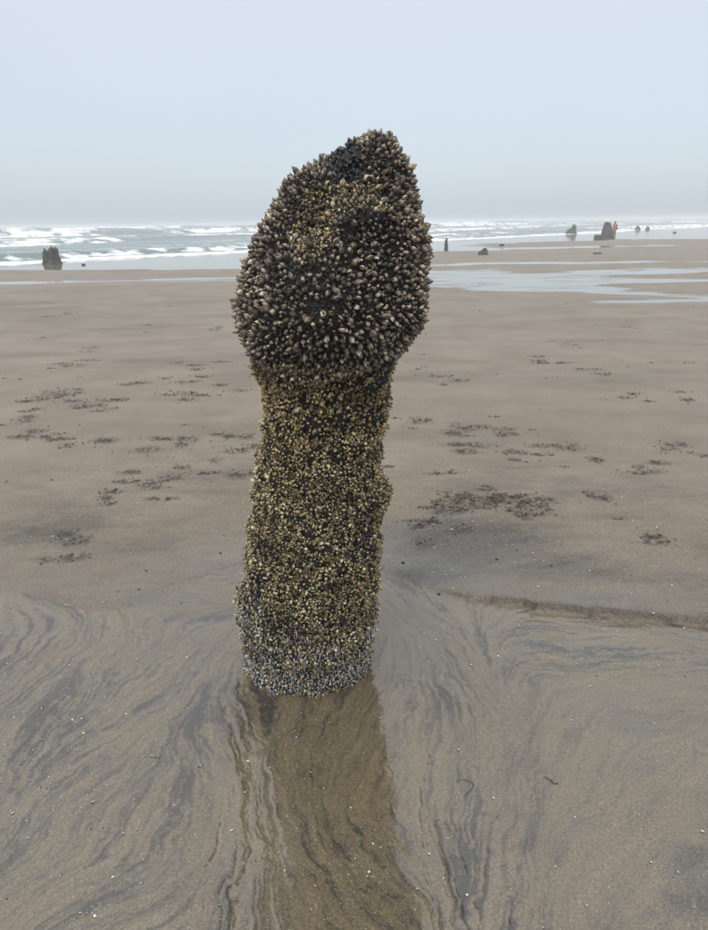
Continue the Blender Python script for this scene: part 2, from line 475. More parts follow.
# --- wetness, mineral streaks and the painted shade of the bank
wet = np.zeros_like(X)
far = RR > 9
fx_, fy_ = X[far], Y[far]
W = np.zeros_like(fx_)
sc_ = fy_ * 0.018
QS = ((0, 0), (.6, .5), (-.6, .5), (.4, -.8), (-.4, -.8), (1.2, -.2), (-1.2, .1), (.1, 1.3), (0, -1.4))
for q in QS:
    ax = fx_ + sc_ * (1.6 * fbm2(fx_ * 0.35, fy_ * 1.1, 3, 61) + 0.35 * q[0]) * 1.5
    ay = fy_ + sc_ * (2.0 * fbm2(fx_ * 0.5 + 9, fy_ * 1.3, 3, 62) + 0.45 * q[1])
    m_ = in_poly(ax, ay, W0) * 1.0
    for p_ in (W1, W2, W3, W4):
        m_ = np.maximum(m_, in_poly(ax, ay, p_) * 1.0)
    W += m_ / len(QS)
tint = sstep(fbm2(fx_ * 0.12, fy_ * 0.55, 3, 63), 0.1, 0.45)
W = W * (0.92 - 0.22 * tint * (fy_ < 27)) * (1 - 0.30 * sstep(fbm2(fx_ * 1.1, fy_ * 4.5, 3, 68), 0.0, 0.5) * (fy_ < 27))
W = np.maximum(W, sstep(dist_s[far], -6, -2) * 0.97)
wet[far] = W
Z[far] = np.where(W > 0, Z[far] * (1 - W) + (0.012 - 0.022 * np.clip(dist_s[far] + 2.0, 0, 60)) * W, Z[far])
damp = 0.16 + 0.10 * fbm2(nx * 1.3, ny * 1.7, 3, 64) + (0.42 + 0.25 * fbm2(nx * 2.5, ny * 5, 4, 67)) * np.exp(-(np.clip(sd, 0, 9) / 0.55) ** 1.5)
wn_ = damp * upper + lower * (0.80 + 0.14 * fbm2(nx * 3, ny * 3, 3, 65))
ctr = np.exp(-((nx + 0.06 - 0.10 * (2.1 - ny)) / 0.34) ** 4)
wn_ = np.maximum(wn_, ctr * 0.93 * lower)
wn_ = np.maximum(wn_, still)
wn_ = np.maximum(wn_, 0.55 * np.exp(-((nx - 0.2) / 0.5) ** 2 - ((ny - 3.3) / 0.22) ** 2) )
wn_ = wn_ * (1 - 0.9 * cut * np.exp(-((sd - 0.0) / 0.03) ** 2)) + 0
wn_ += 0.25 * np.exp(-np.clip(sd, 0, 9) / 0.25) * upper * sstep(fbm2(nx * 4, ny * 9, 3, 66), -0.3, 0.4)
wet[near] = np.clip(wn_, 0, 1) * sstep(5.2 - RR[near], 0, 1.2) + 0.16 * (1 - sstep(5.2 - RR[near], 0, 1.2))
mid = (~near) & (RR > 5) & (RR <= 9)
wet[mid] = 0.16

dark = np.zeros_like(X)
b1 = sstep(fbm2(nx * 2.0, ny * 1.4, 3, 71), -0.15, 0.5)
sp_ = fbm2(nx * 45, ny * 45, 3, 409)
dk = lower * calm * (0.46 * sstep(s1 * 0.85 + s2 * 0.35 + 0.5 * b1 + 0.25 * sp_, 0.05, 1.0) + 0.60 * patchy * sstep(s2 * 0.8 + 0.55 * s3 + 0.45 * s1 + 0.45 * sp_, 0.10, 1.15) + 0.10 * b1)
dk += lower * (0.42 * (1 - calm) * sstep(fbm2(nx * 5 + ny * 2, ny * 9, 4, 410), -0.1, 0.6) + 0.05)
dk += 0.32 * rill + 0.20 * rill2
finel = lower * (0.4 + 0.6 * calm) * np.clip(s1 * 0.7 + 0.3 * s2 + 0.3 * sp_, -1, 1) + upper * 0.5 * fbm2(nx * 9, ny * 26, 4, 79)
dk += 0.35 * cut * np.exp(-((sd - 0.001) / 0.010) ** 2)  # shade under the bank lip, painted into the sand colour
dk += upper * 0.26 * np.exp(-np.clip(sd, 0, 9) / 0.5) * (0.8 + 0.6 * fbm2(nx * 6, ny * 14, 3, 78))
dk += upper * (0.22 * sstep(fbm2(nx * 3, ny * 8, 4, 72), -0.1, 0.6) + 0.05)
blob = np.zeros_like(nx)
for (cx, cy, ax, ay, w) in DARK:
    jxx = nx + 0.35 * ax * fbm2(nx / ax * 1.1 + 3, ny / ay * 1.1, 3, 73); jyy = ny + 0.35 * ay * fbm2(nx / ax * 1.1, ny / ay * 1.1 + 8, 3, 74)
    blob = np.maximum(blob, w * np.exp(-(((jxx - cx) / ax) ** 2 + ((jyy - cy) / ay) ** 2) ** 1.3))
brk = np.clip(0.62 + 0.55 * s1 + 0.70 * sp_ + 0.3 * s2, 0.1, 1.2)
dk = np.clip(dk * (1.15 + 0.10 * upper) + 0.05 + 0.80 * blob * np.where(upper > 0.5, np.clip(brk, 0.65, 1.3) * 1.15, brk), 0, 1)
dark[near] = dk * sstep(5.2 - RR[near], 0, 0.8)
oth = RR > 4.2
ox, oy = X[oth], Y[oth]
do = 0.30 * sstep(fbm2(ox * 0.55, oy * 1.6, 4, 76), -0.05, 0.5) + 0.12 * sstep(fbm2(ox * 2.2, oy * 7, 3, 77), 0.1, 0.6)
bo = np.zeros_like(ox)
for (cx, cy, ax, ay, w) in DARK[15:19]:
    bo = np.maximum(bo, w * np.exp(-(((ox - cx) / ax) ** 2 + ((oy - cy) / ay) ** 2)))
do = np.clip(do + 0.5 * bo, 0, 1)
dark[oth] = np.maximum(dark[oth], do * sstep(RR[oth], 4.2, 5.4))

Vg = np.stack([X, Y, Z], 1)
ii, jj = np.meshgrid(np.arange(NR - 1), np.arange(NT - 1), indexing='ij')
a_ = (ii * NT + jj).ravel()
Fg = np.stack([a_, a_ + 1, a_ + NT + 1, a_ + NT], 1)[:, ::-1]
ton_ = np.zeros_like(X); ton_[near] = finel
ton_[~near] = 0.5 * fbm2(X[~near] * 1.6, Y[~near] * 4.0, 4, 80)
me = np_mesh("sand_beach", Vg, Fg, {'grading': ton_, 'wet': wet, 'mineral_and_shade': dark, 'mark': marks})


def sand_material():
    m, nd, lk, bs = new_mat("beach_sand")
    geo = nd.new('ShaderNodeNewGeometry')
    aw, am, ak = attr(nd, 'wet'), attr(nd, 'mineral_and_shade'), attr(nd, 'mark')
    grain = N(nd, 'ShaderNodeTexNoise', Scale=300.0, Detail=2.0, Roughness=0.8)
    lk.new(geo.outputs['Position'], grain.inputs['Vector'])
    clump = N(nd, 'ShaderNodeTexNoise', Scale=70.0, Detail=4.0, Roughness=0.65)
    lk.new(geo.outputs['Position'], clump.inputs['Vector'])
    broad = N(nd, 'ShaderNodeTexNoise', Scale=1.7, Detail=5.0, Roughness=0.6)
    lk.new(geo.outputs['Position'], broad.inputs['Vector'])
    tan = mix_col(nd, lk, map_range(nd, lk, broad.outputs['Fac'], 0.35, 0.65, 0, 1), (0.182, 0.150, 0.112), (0.220, 0.186, 0.142))
    gre = (0.050, 0.047, 0.041)
    salt = N(nd, 'ShaderNodeTexNoise', Scale=210.0, Detail=3.0, Roughness=0.85)
    lk.new(geo.outputs['Position'], salt.inputs['Vector'])
    mf = math_node(nd, lk, 'ADD', am.outputs['Fac'], map_range(nd, lk, clump.outputs['Fac'], 0.3, 0.75, -0.12, 0.14))
    mf = math_node(nd, lk, 'ADD', mf, map_range(nd, lk, salt.outputs['Fac'], 0.3, 0.7, -0.52, 0.52))
    mf = map_range(nd, lk, mf, 0.08, 1.0, 0.0, 1.0)
    base = mix_col(nd, lk, mf, tan, gre)
    # single dark and pale grains
    mid_ = N(nd, 'ShaderNodeTexNoise', Scale=120.0, Detail=3.0, Roughness=0.75)
    lk.new(geo.outputs['Position'], mid_.inputs['Vector'])
    sp = math_node(nd, lk, 'MULTIPLY', map_range(nd, lk, grain.outputs['Fac'], 0.30, 0.70, 0.42, 1.58), map_range(nd, lk, mid_.outputs['Fac'], 0.30, 0.70, 0.68, 1.32))
    vm = nd.new('ShaderNodeVectorMath'); vm.operation = 'SCALE'
    ag = attr(nd, 'grading')
    sp = math_node(nd, lk, 'MULTIPLY', sp, map_range(nd, lk, ag.outputs['Fac'], -1, 1, 1.28, 0.72))
    lk.new(base, vm.inputs[0]); lk.new(sp, vm.inputs['Scale'])
    dugc = mix_col(nd, lk, ak.outputs['Fac'], vm.outputs[0], (0.044, 0.039, 0.032))
    # water darkens the sand it soaks
    wd = map_range(nd, lk, aw.outputs['Fac'], 0.1, 1.0, 0.0, 1.0)
    soaked = mix_col(nd, lk, 1.0, dugc, mix_col(nd, lk, am.outputs['Fac'], (0.50, 0.455, 0.29), (0.60, 0.58, 0.54)), 'MULTIPLY')
    lk.new(mix_col(nd, lk, wd, dugc, soaked), bs.inputs['Base Color'])
    bs.inputs['Roughness'].default_value = 0.62
    bs.inputs['Specular IOR Level'].default_value = 0.35
    h = math_node(nd, lk, 'ADD', math_node(nd, lk, 'MULTIPLY', grain.outputs['Fac'], 0.5), clump.outputs['Fac'])
    bp = N(nd, 'ShaderNodeBump', Distance=0.004)
    lk.new(map_range(nd, lk, aw.outputs['Fac'], 0.3, 1.0, 0.75, 0.25), bp.inputs['Strength'])
    lk.new(h, bp.inputs['Height'])
    lk.new(bp.outputs[0], bs.inputs['Normal'])
    # film of water lying on it
    lk.new(map_range(nd, lk, aw.outputs['Fac'], 0.25, 0.85, 0.0, 1.0), bs.inputs['Coat Weight'])
    lk.new(map_range(nd, lk, aw.outputs['Fac'], 0.6, 1.0, 0.22, 0.04), bs.inputs['Coat Roughness'])
    bs.inputs['Coat IOR'].default_value = 1.72
    rip = N(nd, 'ShaderNodeTexNoise', Scale=26.0, Detail=3.0, Roughness=0.6)
    lk.new(geo.outputs['Position'], rip.inputs['Vector'])
    bp2 = N(nd, 'ShaderNodeBump', Distance=0.002)
    lk.new(map_range(nd, lk, aw.outputs['Fac'], 0.7, 1.0, 0.5, 0.06), bp2.inputs['Strength'])
    lk.new(rip.outputs['Fac'], bp2.inputs['Height'])
    lk.new(bp2.outputs[0], bs.inputs['Coat Normal'])
    return m


sand = link("sand_beach", me, sand_material(), smooth=True)
tag(sand, kind='structure', label="wet grey-brown beach sand with drainage rills and footprints")


def ground_z(x, y):
    """height of the sand sheet at (x, y), from its own vertices"""
    r = math.hypot(x, y); t = math.atan2(x, y)
    i = int(np.clip(np.searchsorted(lr, r) - 1, 0, NR - 2)); j = int(np.clip(np.searchsorted(th, t) - 1, 0, NT - 2))
    return float(Z.reshape(NR, NT)[i:i + 2, j:j + 2].mean())


def ground_z_np(x, y):
    r = np.hypot(x, y); t = np.arctan2(x, y)
    i = np.clip(np.searchsorted(lr, r), 0, NR - 1); j = np.clip(np.searchsorted(th, t), 0, NT - 1)
    return Z.reshape(NR, NT)[i, j]


# ------------------------------------------------------------------ the sea
th2 = np.radians(np.linspace(-52, 50, 640))
lr2 = np.concatenate([np.exp(np.linspace(math.log(28), math.log(420), 430)), np.exp(np.linspace(math.log(420), math.log(5500), 60))[1:]])
r2_, t2_ = np.meshgrid(lr2, th2, indexing='ij')
sx_, sy_ = (r2_ * np.sin(t2_)).ravel(), (r2_ * np.cos(t2_)).ravel()
S = shore_s(sx_, sy_)
T = sx_ * 0.613 + sy_ * 0.79
z0 = -0.06 + 0.075 * sstep(S, -2.2, 0.2)
zs = z0.copy(); foam = np.zeros_like(S)
# crest: distance seaward, height, front width, how broken
for n_, (s0, hgt, fr, brk_, seed) in enumerate(((3.0, 0.30, 1.5, 1.0, 101), (10, 0.16, 2.0, 0.35, 102), (33, 0.32, 2.6, 0.70, 103), (50, 0.22, 4, 0.05, 108), (84, 0.80, 3.6, 0.85, 104), (135, 1.2, 7, 0.7, 105), (205, 1.2, 9, 0.45, 106), (300, 1.3, 12, 0.35, 107))):
    wob = fr * 1.6 * vn2(T * 0.03 + n_, S * 0 + 0.5, seed) + fr * 0.4 * vn2(T * 0.21, S * 0, seed + 20)
    amp = 0.35 + 0.65 * sstep(vn2(T * 0.022 + 5 * n_, S * 0 + 0.3, seed + 40), -0.55, 0.35)
    d = S - s0 - wob
    front = sstep(d, -fr, 0); back = np.exp(-np.clip(d, 0, 99) / (fr * 2.6))
    prof = np.where(d < 0, front, back)
    zs += hgt * amp * prof
    bm = sstep(vn2(T * 0.035 + 9 * n_, S * 0 + 0.7, seed + 60) + 0.5 * vn2(T * 0.16, S * 0 + 0.2, seed + 61) + 0.25 * vn2(T * 0.6, S * 0.3, seed + 62), -0.75 * brk_ - 0.15, 0.30 - 0.75 * brk_)
    zone = np.where(d < 0, sstep(d, -fr * 1.5, -fr * 0.7), np.exp(-(d / (fr * 0.7)) ** 2))
    tear = fbm2(T * 0.9 / fr * 2, S * 2.2 / fr, 3, seed + 80)
    foam = np.maximum(foam, zone * bm * amp * (0.62 + 1.2 * tear))
    # spilled foam lying shoreward of each breaker
    foam = np.maximum(foam, bm * amp * 0.25 * np.where(d < 0, np.exp(d / (fr * 1.5)), 0) * sstep(tear, -0.15, 0.5))
chop = fbm2(T * 0.35, S * 0.8, 4, 130)
zs += np.clip(S + 1, 0, 1) * (0.05 * chop + foam * 0.10 * fbm2(T * 1.7, S * 1.9, 3, 131)) + 0.12 * fbm2(T * 0.06, S * 0.12, 3, 132) * sstep(S, 15, 70)
edge = np.exp(-((S - 0.4) / 1.3) ** 2)
foam = np.maximum(foam, edge * 0.95)
foam = np.maximum(foam, 0.42 * sstep(fbm2(T * 0.10, S * 0.42, 4, 133), 0.05, 0.4) * np.exp(-np.clip(S, 0, 999) / 90))
Vs = np.stack([sx_, sy_, zs], 1)
n0, n1 = len(lr2), len(th2)
ii, jj = np.meshgrid(np.arange(n0 - 1), np.arange(n1 - 1), indexing='ij')
a_ = (ii * n1 + jj).ravel()
Fs = np.stack([a_, a_ + 1, a_ + n1 + 1, a_ + n1], 1)[:, ::-1]
keep = (S[Fs].max(1) > -3.0)
Fs = Fs[keep]
used_, inv = np.unique(Fs, return_inverse=True)
me = np_mesh("sea_water", Vs[used_], inv.reshape(-1, 4), {'foam': np.clip(foam, 0, 1)[used_]})


def sea_material():
    m, nd, lk, bs = new_mat("sea_water")
    geo = nd.new('ShaderNodeNewGeometry')
    af = attr(nd, 'foam')
    mp = nd.new('ShaderNodeMapping'); mp.inputs['Scale'].default_value = (1, 1, 1)
    mp.inputs['Rotation'].default_value = (0, 0, -0.66)
    lk.new(geo.outputs['Position'], mp.inputs['Vector'])
    no = N(nd, 'ShaderNodeTexNoise', Scale=1.3, Detail=6.0, Roughness=0.65)
    lk.new(mp.outputs[0], no.inputs['Vector'])
    f = math_node(nd, lk, 'ADD', af.outputs['Fac'], map_range(nd, lk, no.outputs['Fac'], 0.3, 0.7, -0.36, 0.36))
    f = map_range(nd, lk, f, 0.24, 0.70, 0, 1)
    c = mix_col(nd, lk, f, (0.105, 0.150, 0.145), (0.86, 0.88, 0.89))
    lk.new(c, bs.inputs['Base Color'])
    lk.new(map_range(nd, lk, f, 0, 1, 0.22, 0.75), bs.inputs['Roughness'])
    bs.inputs['IOR'].default_value = 1.33
    n2 = N(nd, 'ShaderNodeTexNoise', Scale=3.5, Detail=5.0, Roughness=0.6)
    lk.new(mp.outputs[0], n2.inputs['Vector'])
    bp = N(nd, 'ShaderNodeBump', Strength=0.8, Distance=0.10)
    lk.new(n2.outputs['Fac'], bp.inputs['Height']); lk.new(bp.outputs[0], bs.inputs['Normal'])
    return m


sea = link("sea_water", me, sea_material(), smooth=True)
tag(sea, kind='structure', label="grey-green sea with lines of white breakers")

# ------------------------------------------------------------------ the encrusted stump
# z, centre x, half width (outside of the growth)
PROF = np.array([(-0.12, -0.184, 0.256), (0.04, -0.182, 0.257), (0.173, -0.179, 0.263), (0.302, -0.173, 0.260), (0.427, -0.158, 0.248), (0.587, -0.136, 0.242), (0.704, -0.126, 0.230), (0.816, -0.123, 0.214), (0.925, -0.105, 0.200), (1.031, -0.088, 0.200), (1.100, -0.082, 0.210), (1.151, -0.084, 0.225), (1.184, -0.088, 0.253), (1.235, -0.082, 0.279), (1.300, -0.067, 0.309), (1.363, -0.057, 0.311), (1.426, -0.051, 0.306), (1.488, -0.045, 0.299), (1.548, -0.036, 0.282), (1.607, -0.031, 0.261), (1.666, -0.023, 0.232), (1.715, -0.003, 0.203), (1.750, 0.028, 0.163), (1.786, 0.040, 0.127), (1.815, 0.058, 0.098), (1.833, 0.083, 0.066), (1.845, 0.092, 0.044)])
BLACK1 = [(-0.021, 1.816), (0.037, 1.808), (0.046, 1.766), (0.036, 1.699), (-0.019, 1.679), (-0.064, 1.726), (-0.081, 1.768)]
BLACK2 = [(-0.102, 1.663), (-0.061, 1.667), (-0.058, 1.593), (-0.095, 1.589)]
BLACK3 = [(-0.02, 1.631), (0.035, 1.622), (0.1, 1.613), (0.105, 1.551), (0.072, 1.506), (-0.003, 1.516), (-0.026, 1.57)]
TANP = [(-0.185, 1.554), (-0.15, 1.616), (-0.125, 1.68), (-0.064, 1.705), (-0.051, 1.692), (0.018, 1.695), (0.072, 1.699), (0.109, 1.651), (0.091, 1.621), (0.035, 1.639), (-0.002, 1.623), (-0.03, 1.601), (-0.05, 1.553), (-0.06, 1.508), (-0.126, 1.513)]
ORANGE = [(0.024, 1.824), (0.073, 1.819), (0.068, 1.791), (0.037, 1.783)]
NECK = 1.135


# centres of the cauliflower-like clumps the small barnacles grow in
_g = np.random.default_rng(77)
_n = 1500
_cz = _g.uniform(0.10, 1.16, _n); _ct = _g.uniform(0, 2 * math.pi, _n)
_hw = np.interp(_cz, PROF[:, 0], PROF[:, 2]) - 0.01; _cxx = np.interp(_cz, PROF[:, 0], PROF[:, 1])
_CC = np.stack([_cxx + _hw * np.cos(_ct), 2.30 - 0.96 * _hw * np.sin(_ct), _cz], 1)
_kp = []
for _i in range(_n):
    if all(((_CC[_i] - _CC[_j]) ** 2).sum() > 0.030 ** 2 for _j in _kp): _kp.append(_i)
_CC = _CC[_kp].astype(np.float32)
_CR = _g.uniform(0.012, 0.026, len(_CC)).astype(np.float32) * (1 + 0.35 * sstep(_CC[:, 2], 0.7, 1.0))


def clump(P):
    """height of the clump dome at each point, and the direction away from its centre"""
    H = np.zeros(len(P), np.float32); A = np.zeros((len(P), 3), np.float32)
    P = P.astype(np.float32)
    for s in range(0, len(P), 20000):
        q = P[s:s + 20000]
        d = np.sqrt(((q[:, None, :] - _CC[None]) ** 2).sum(2)) / _CR[None]
        k = d.argmin(1); m = d[np.arange(len(q)), k]
        H[s:s + 20000] = np.sqrt(np.clip(1 - (m / 1.25) ** 2, 0, 1)) * _CR[k]
        A[s:s + 20000] = (q - _CC[k]) / _CR[k][:, None] * (m < 1.5)[:, None]
    return H, A


def core_point(t, z):
    cx = np.interp(z, PROF[:, 0], PROF[:, 1]); hw = np.interp(z, PROF[:, 0], PROF[:, 2])
    head = sstep(z, 1.10, 1.26)
    hw = np.maximum(hw - (0.021 + 0.013 * head), 0.004)
    top = sstep(z, 1.68, 1.86)
    dp = hw * (0.96 - 0.06 * head) + 0.035 * top
    cy = 2.30 - 0.03 * head + 0.03 * top
    x = cx + hw * np.cos(t); y = cy - dp * np.sin(t)
    P = np.stack([x, y, z], 1)
    f = np.clip(np.sin(t), 0, 1)
    lump = fbm3(P, 9.0, 3, 201)
    d = 0.013 * lump + (1 - 0.5 * head) * 0.026 * fbm3(P, 20.0, 3, 202)
    d += head * (0.020 * vn3(x * 7, y * 7, z * 7, 203))
    # swellings and hollows
    def bump(bx, bz, rx, rz, a):
        return a * f * np.exp(-((x - bx) / rx) ** 2 - ((z - bz) / rz) ** 2)
    d += bump(-0.06, 1.37, 0.15, 0.14, 0.062) + bump(0.05, 1.625, 0.07, 0.04, 0.030) + bump(0.05, 1.56, 0.05, 0.035, -0.030) + bump(-0.175, 1.26, 0.018, 0.09, -0.026) + bump(-0.23, 1.26, 0.05, 0.10, 0.018) + f * bump(-0.01, 1.735, 0.050, 0.055, -0.060)
    d += bump(-0.10, 1.61, 0.055, 0.07, -0.042) + bump(0.15, 1.66, 0.05, 0.17, 0.032) + bump(-0.20, 1.50, 0.06, 0.09, 0.012)
    d += bump(0.09, 1.40, 0.02, 0.12, -0.018)
    d += 0.040 * np.exp(-((z - 0.70) / 0.035) ** 2) * sstep(np.cos(t), 0.75, 0.98)
    d += 0.014 * np.exp(-((z - 0.98) / 0.05) ** 2) * sstep(np.cos(t), 0.5, 0.98)
    d += 0.012 * np.exp(-((z - 0.24) / 0.06) ** 2) * sstep(-np.cos(t), 0.5, 0.98)
    near_ = (z < 1.19) & (y < 2.45)
    ch = np.zeros_like(d)
    ch[near_] = clump(P[near_])[0]
    d += 0.55 * ch - 0.004 * (z < 1.15)
    d *= sstep(1.856 - z, 0.0, 0.10) * 0.9 + 0.1
    return np.stack([x + d * np.cos(t), y - d * np.sin(t), z + 0 * t], 1)


CZ, CT = 300, 220
zz = np.concatenate([np.linspace(-0.10, 1.70, CZ - 80), np.linspace(1.70, 1.843, 81)[1:]])
tg = np.linspace(0, 2 * math.pi, CT, endpoint=False)
zg, tgg = np.meshgrid(zz, tg, indexing='ij')
CV = core_point(tgg.ravel(), zg.ravel())
ii, jj = np.meshgrid(np.arange(CZ - 1), np.arange(CT), indexing='ij')
a_ = (ii * CT + jj).ravel(); b_ = (ii * CT + (jj + 1) % CT).ravel()
CF = np.stack([a_, a_ + CT, b_ + CT, b_], 1)
topc = CV[-CT:].mean(0) + np.array([0, 0, 0.012])
Vall = np.vstack([CV, topc])
# close the crown with a fan of quads (degenerate pairs avoided)
k_ = np.arange(0, CT, 2); base = (CZ - 1) * CT
capF = np.stack([base + k_, np.full_like(k_, CZ * CT), base + (k_ + 2) % CT, base + (k_ + 1) % CT], 1)
me = np_mesh("trunk", Vall, np.vstack([CF, capF]))

stump = bpy.data.objects.new("tree_stump", None)
col.objects.link(stump)
stump.location = (SX, SY, 0)
tag(stump, "tall upright stump thickly crusted with barnacles, standing in wet sand in the foreground", "stump")
INVS = Matrix.Translation((-SX, -SY, 0))
SOFF = np.array([SX, SY, 0.0])


def to_local(me):
    me.transform(INVS); return me


trunk = link("trunk", to_local(me), MAT_CORE, stump, smooth=True)

# ---- candidate places for growth, spread evenly over the surface
q0, q1, q2, q3 = CV[CF[:, 0]], CV[CF[:, 1]], CV[CF[:, 2]], CV[CF[:, 3]]
fn = np.cross(q3 - q0, q1 - q0); fa = np.linalg.norm(fn, axis=1); fn /= fa[:, None] + 1e-12
cen = (q0 + q2) / 2 - np.array([-0.1, 2.28, 0]); cen[:, 2] = 0
if (fn * cen).sum(1).mean() < 0: fn = -fn
# smooth normals (blur along the grid) so that growth leans together
FN = fn.reshape(CZ - 1, CT, 3)
for k in range(3):
    FN = (FN + np.roll(FN, 1, 1) + np.roll(FN, -1, 1) + np.vstack([FN[1:], FN[-1:]]) + np.vstack([FN[:1], FN[:-1]])) / 5
FN /= np.linalg.norm(FN, axis=2)[:, :, None]
fnS = FN.reshape(-1, 3)
CAMV = np.array(CAM)


def candidates(n, zlo, zhi, back=0.25, seed=1):
    g = np.random.default_rng(seed)
    fz = (q0[:, 2] + q2[:, 2]) / 2; fy = (q0[:, 1] + q2[:, 1]) / 2
    w = fa * ((fz > zlo) & (fz < zhi)) * np.where(fy > 2.42, back, 1.0)
    idx = g.choice(len(fa), n, p=w / w.sum())
    u, v = g.random(n)[:, None], g.random(n)[:, None]
    P = (q0[idx] * (1 - u) + q3[idx] * u) * (1 - v) + (q1[idx] * (1 - u) + q2[idx] * u) * v
    return P, fnS[idx]


def thin(P, rad):
    """keep points no closer than their radius"""
    cell = float(np.max(rad)); d = {}
    keep = []
    Q = np.floor(P / cell).astype(int)
    Pl = P.tolist(); rl = rad.tolist(); Ql = Q.tolist()
    offs = [(a, b, c) for a in (-1, 0, 1) for b in (-1, 0, 1) for c in (-1, 0, 1)]
    for i in range(len(Pl)):
        x, y, z = Pl[i]; a, b, c = Ql[i]; r = rl[i]; ok = True
        for (da, db, dc) in offs:
            for (j) in d.get((a + da, b + db, c + dc), ()):
                px, py, pz = Pl[j]
                if (x - px) ** 2 + (y - py) ** 2 + (z - pz) ** 2 < (0.5 * (r + rl[j])) ** 2:
                    ok = False; break
            if not ok: break
        if ok:
            keep.append(i); d.setdefault((a, b, c), []).append(i)
    return np.array(keep, int)


def patch(P, poly, grow=0.0):
    jx = 0.012 * vn3(P[:, 0] * 40, P[:, 1] * 40, P[:, 2] * 40, 301); jz = 0.012 * vn3(P[:, 0] * 40, P[:, 1] * 40, P[:, 2] * 40, 302)
    return in_poly(P[:, 0] + jx, P[:, 2] + jz, poly) & (P[:, 1] < 2.33)


def frames(D, roll):
    """rotation matrices whose Z axis is D"""
    D = D / np.linalg.norm(D, axis=1)[:, None]
    up = np.where(np.abs(D[:, 2:3]) > 0.95, np.array([[1.0, 0, 0]]), np.array([[0, 0, 1.0]]))
    A = np.cross(up, D); A /= np.linalg.norm(A, axis=1)[:, None]
    B = np.cross(D, A)
    c, s = np.cos(roll)[:, None], np.sin(roll)[:, None]
    return np.stack([A * c + B * s, -A * s + B * c, D], 2)      # columns


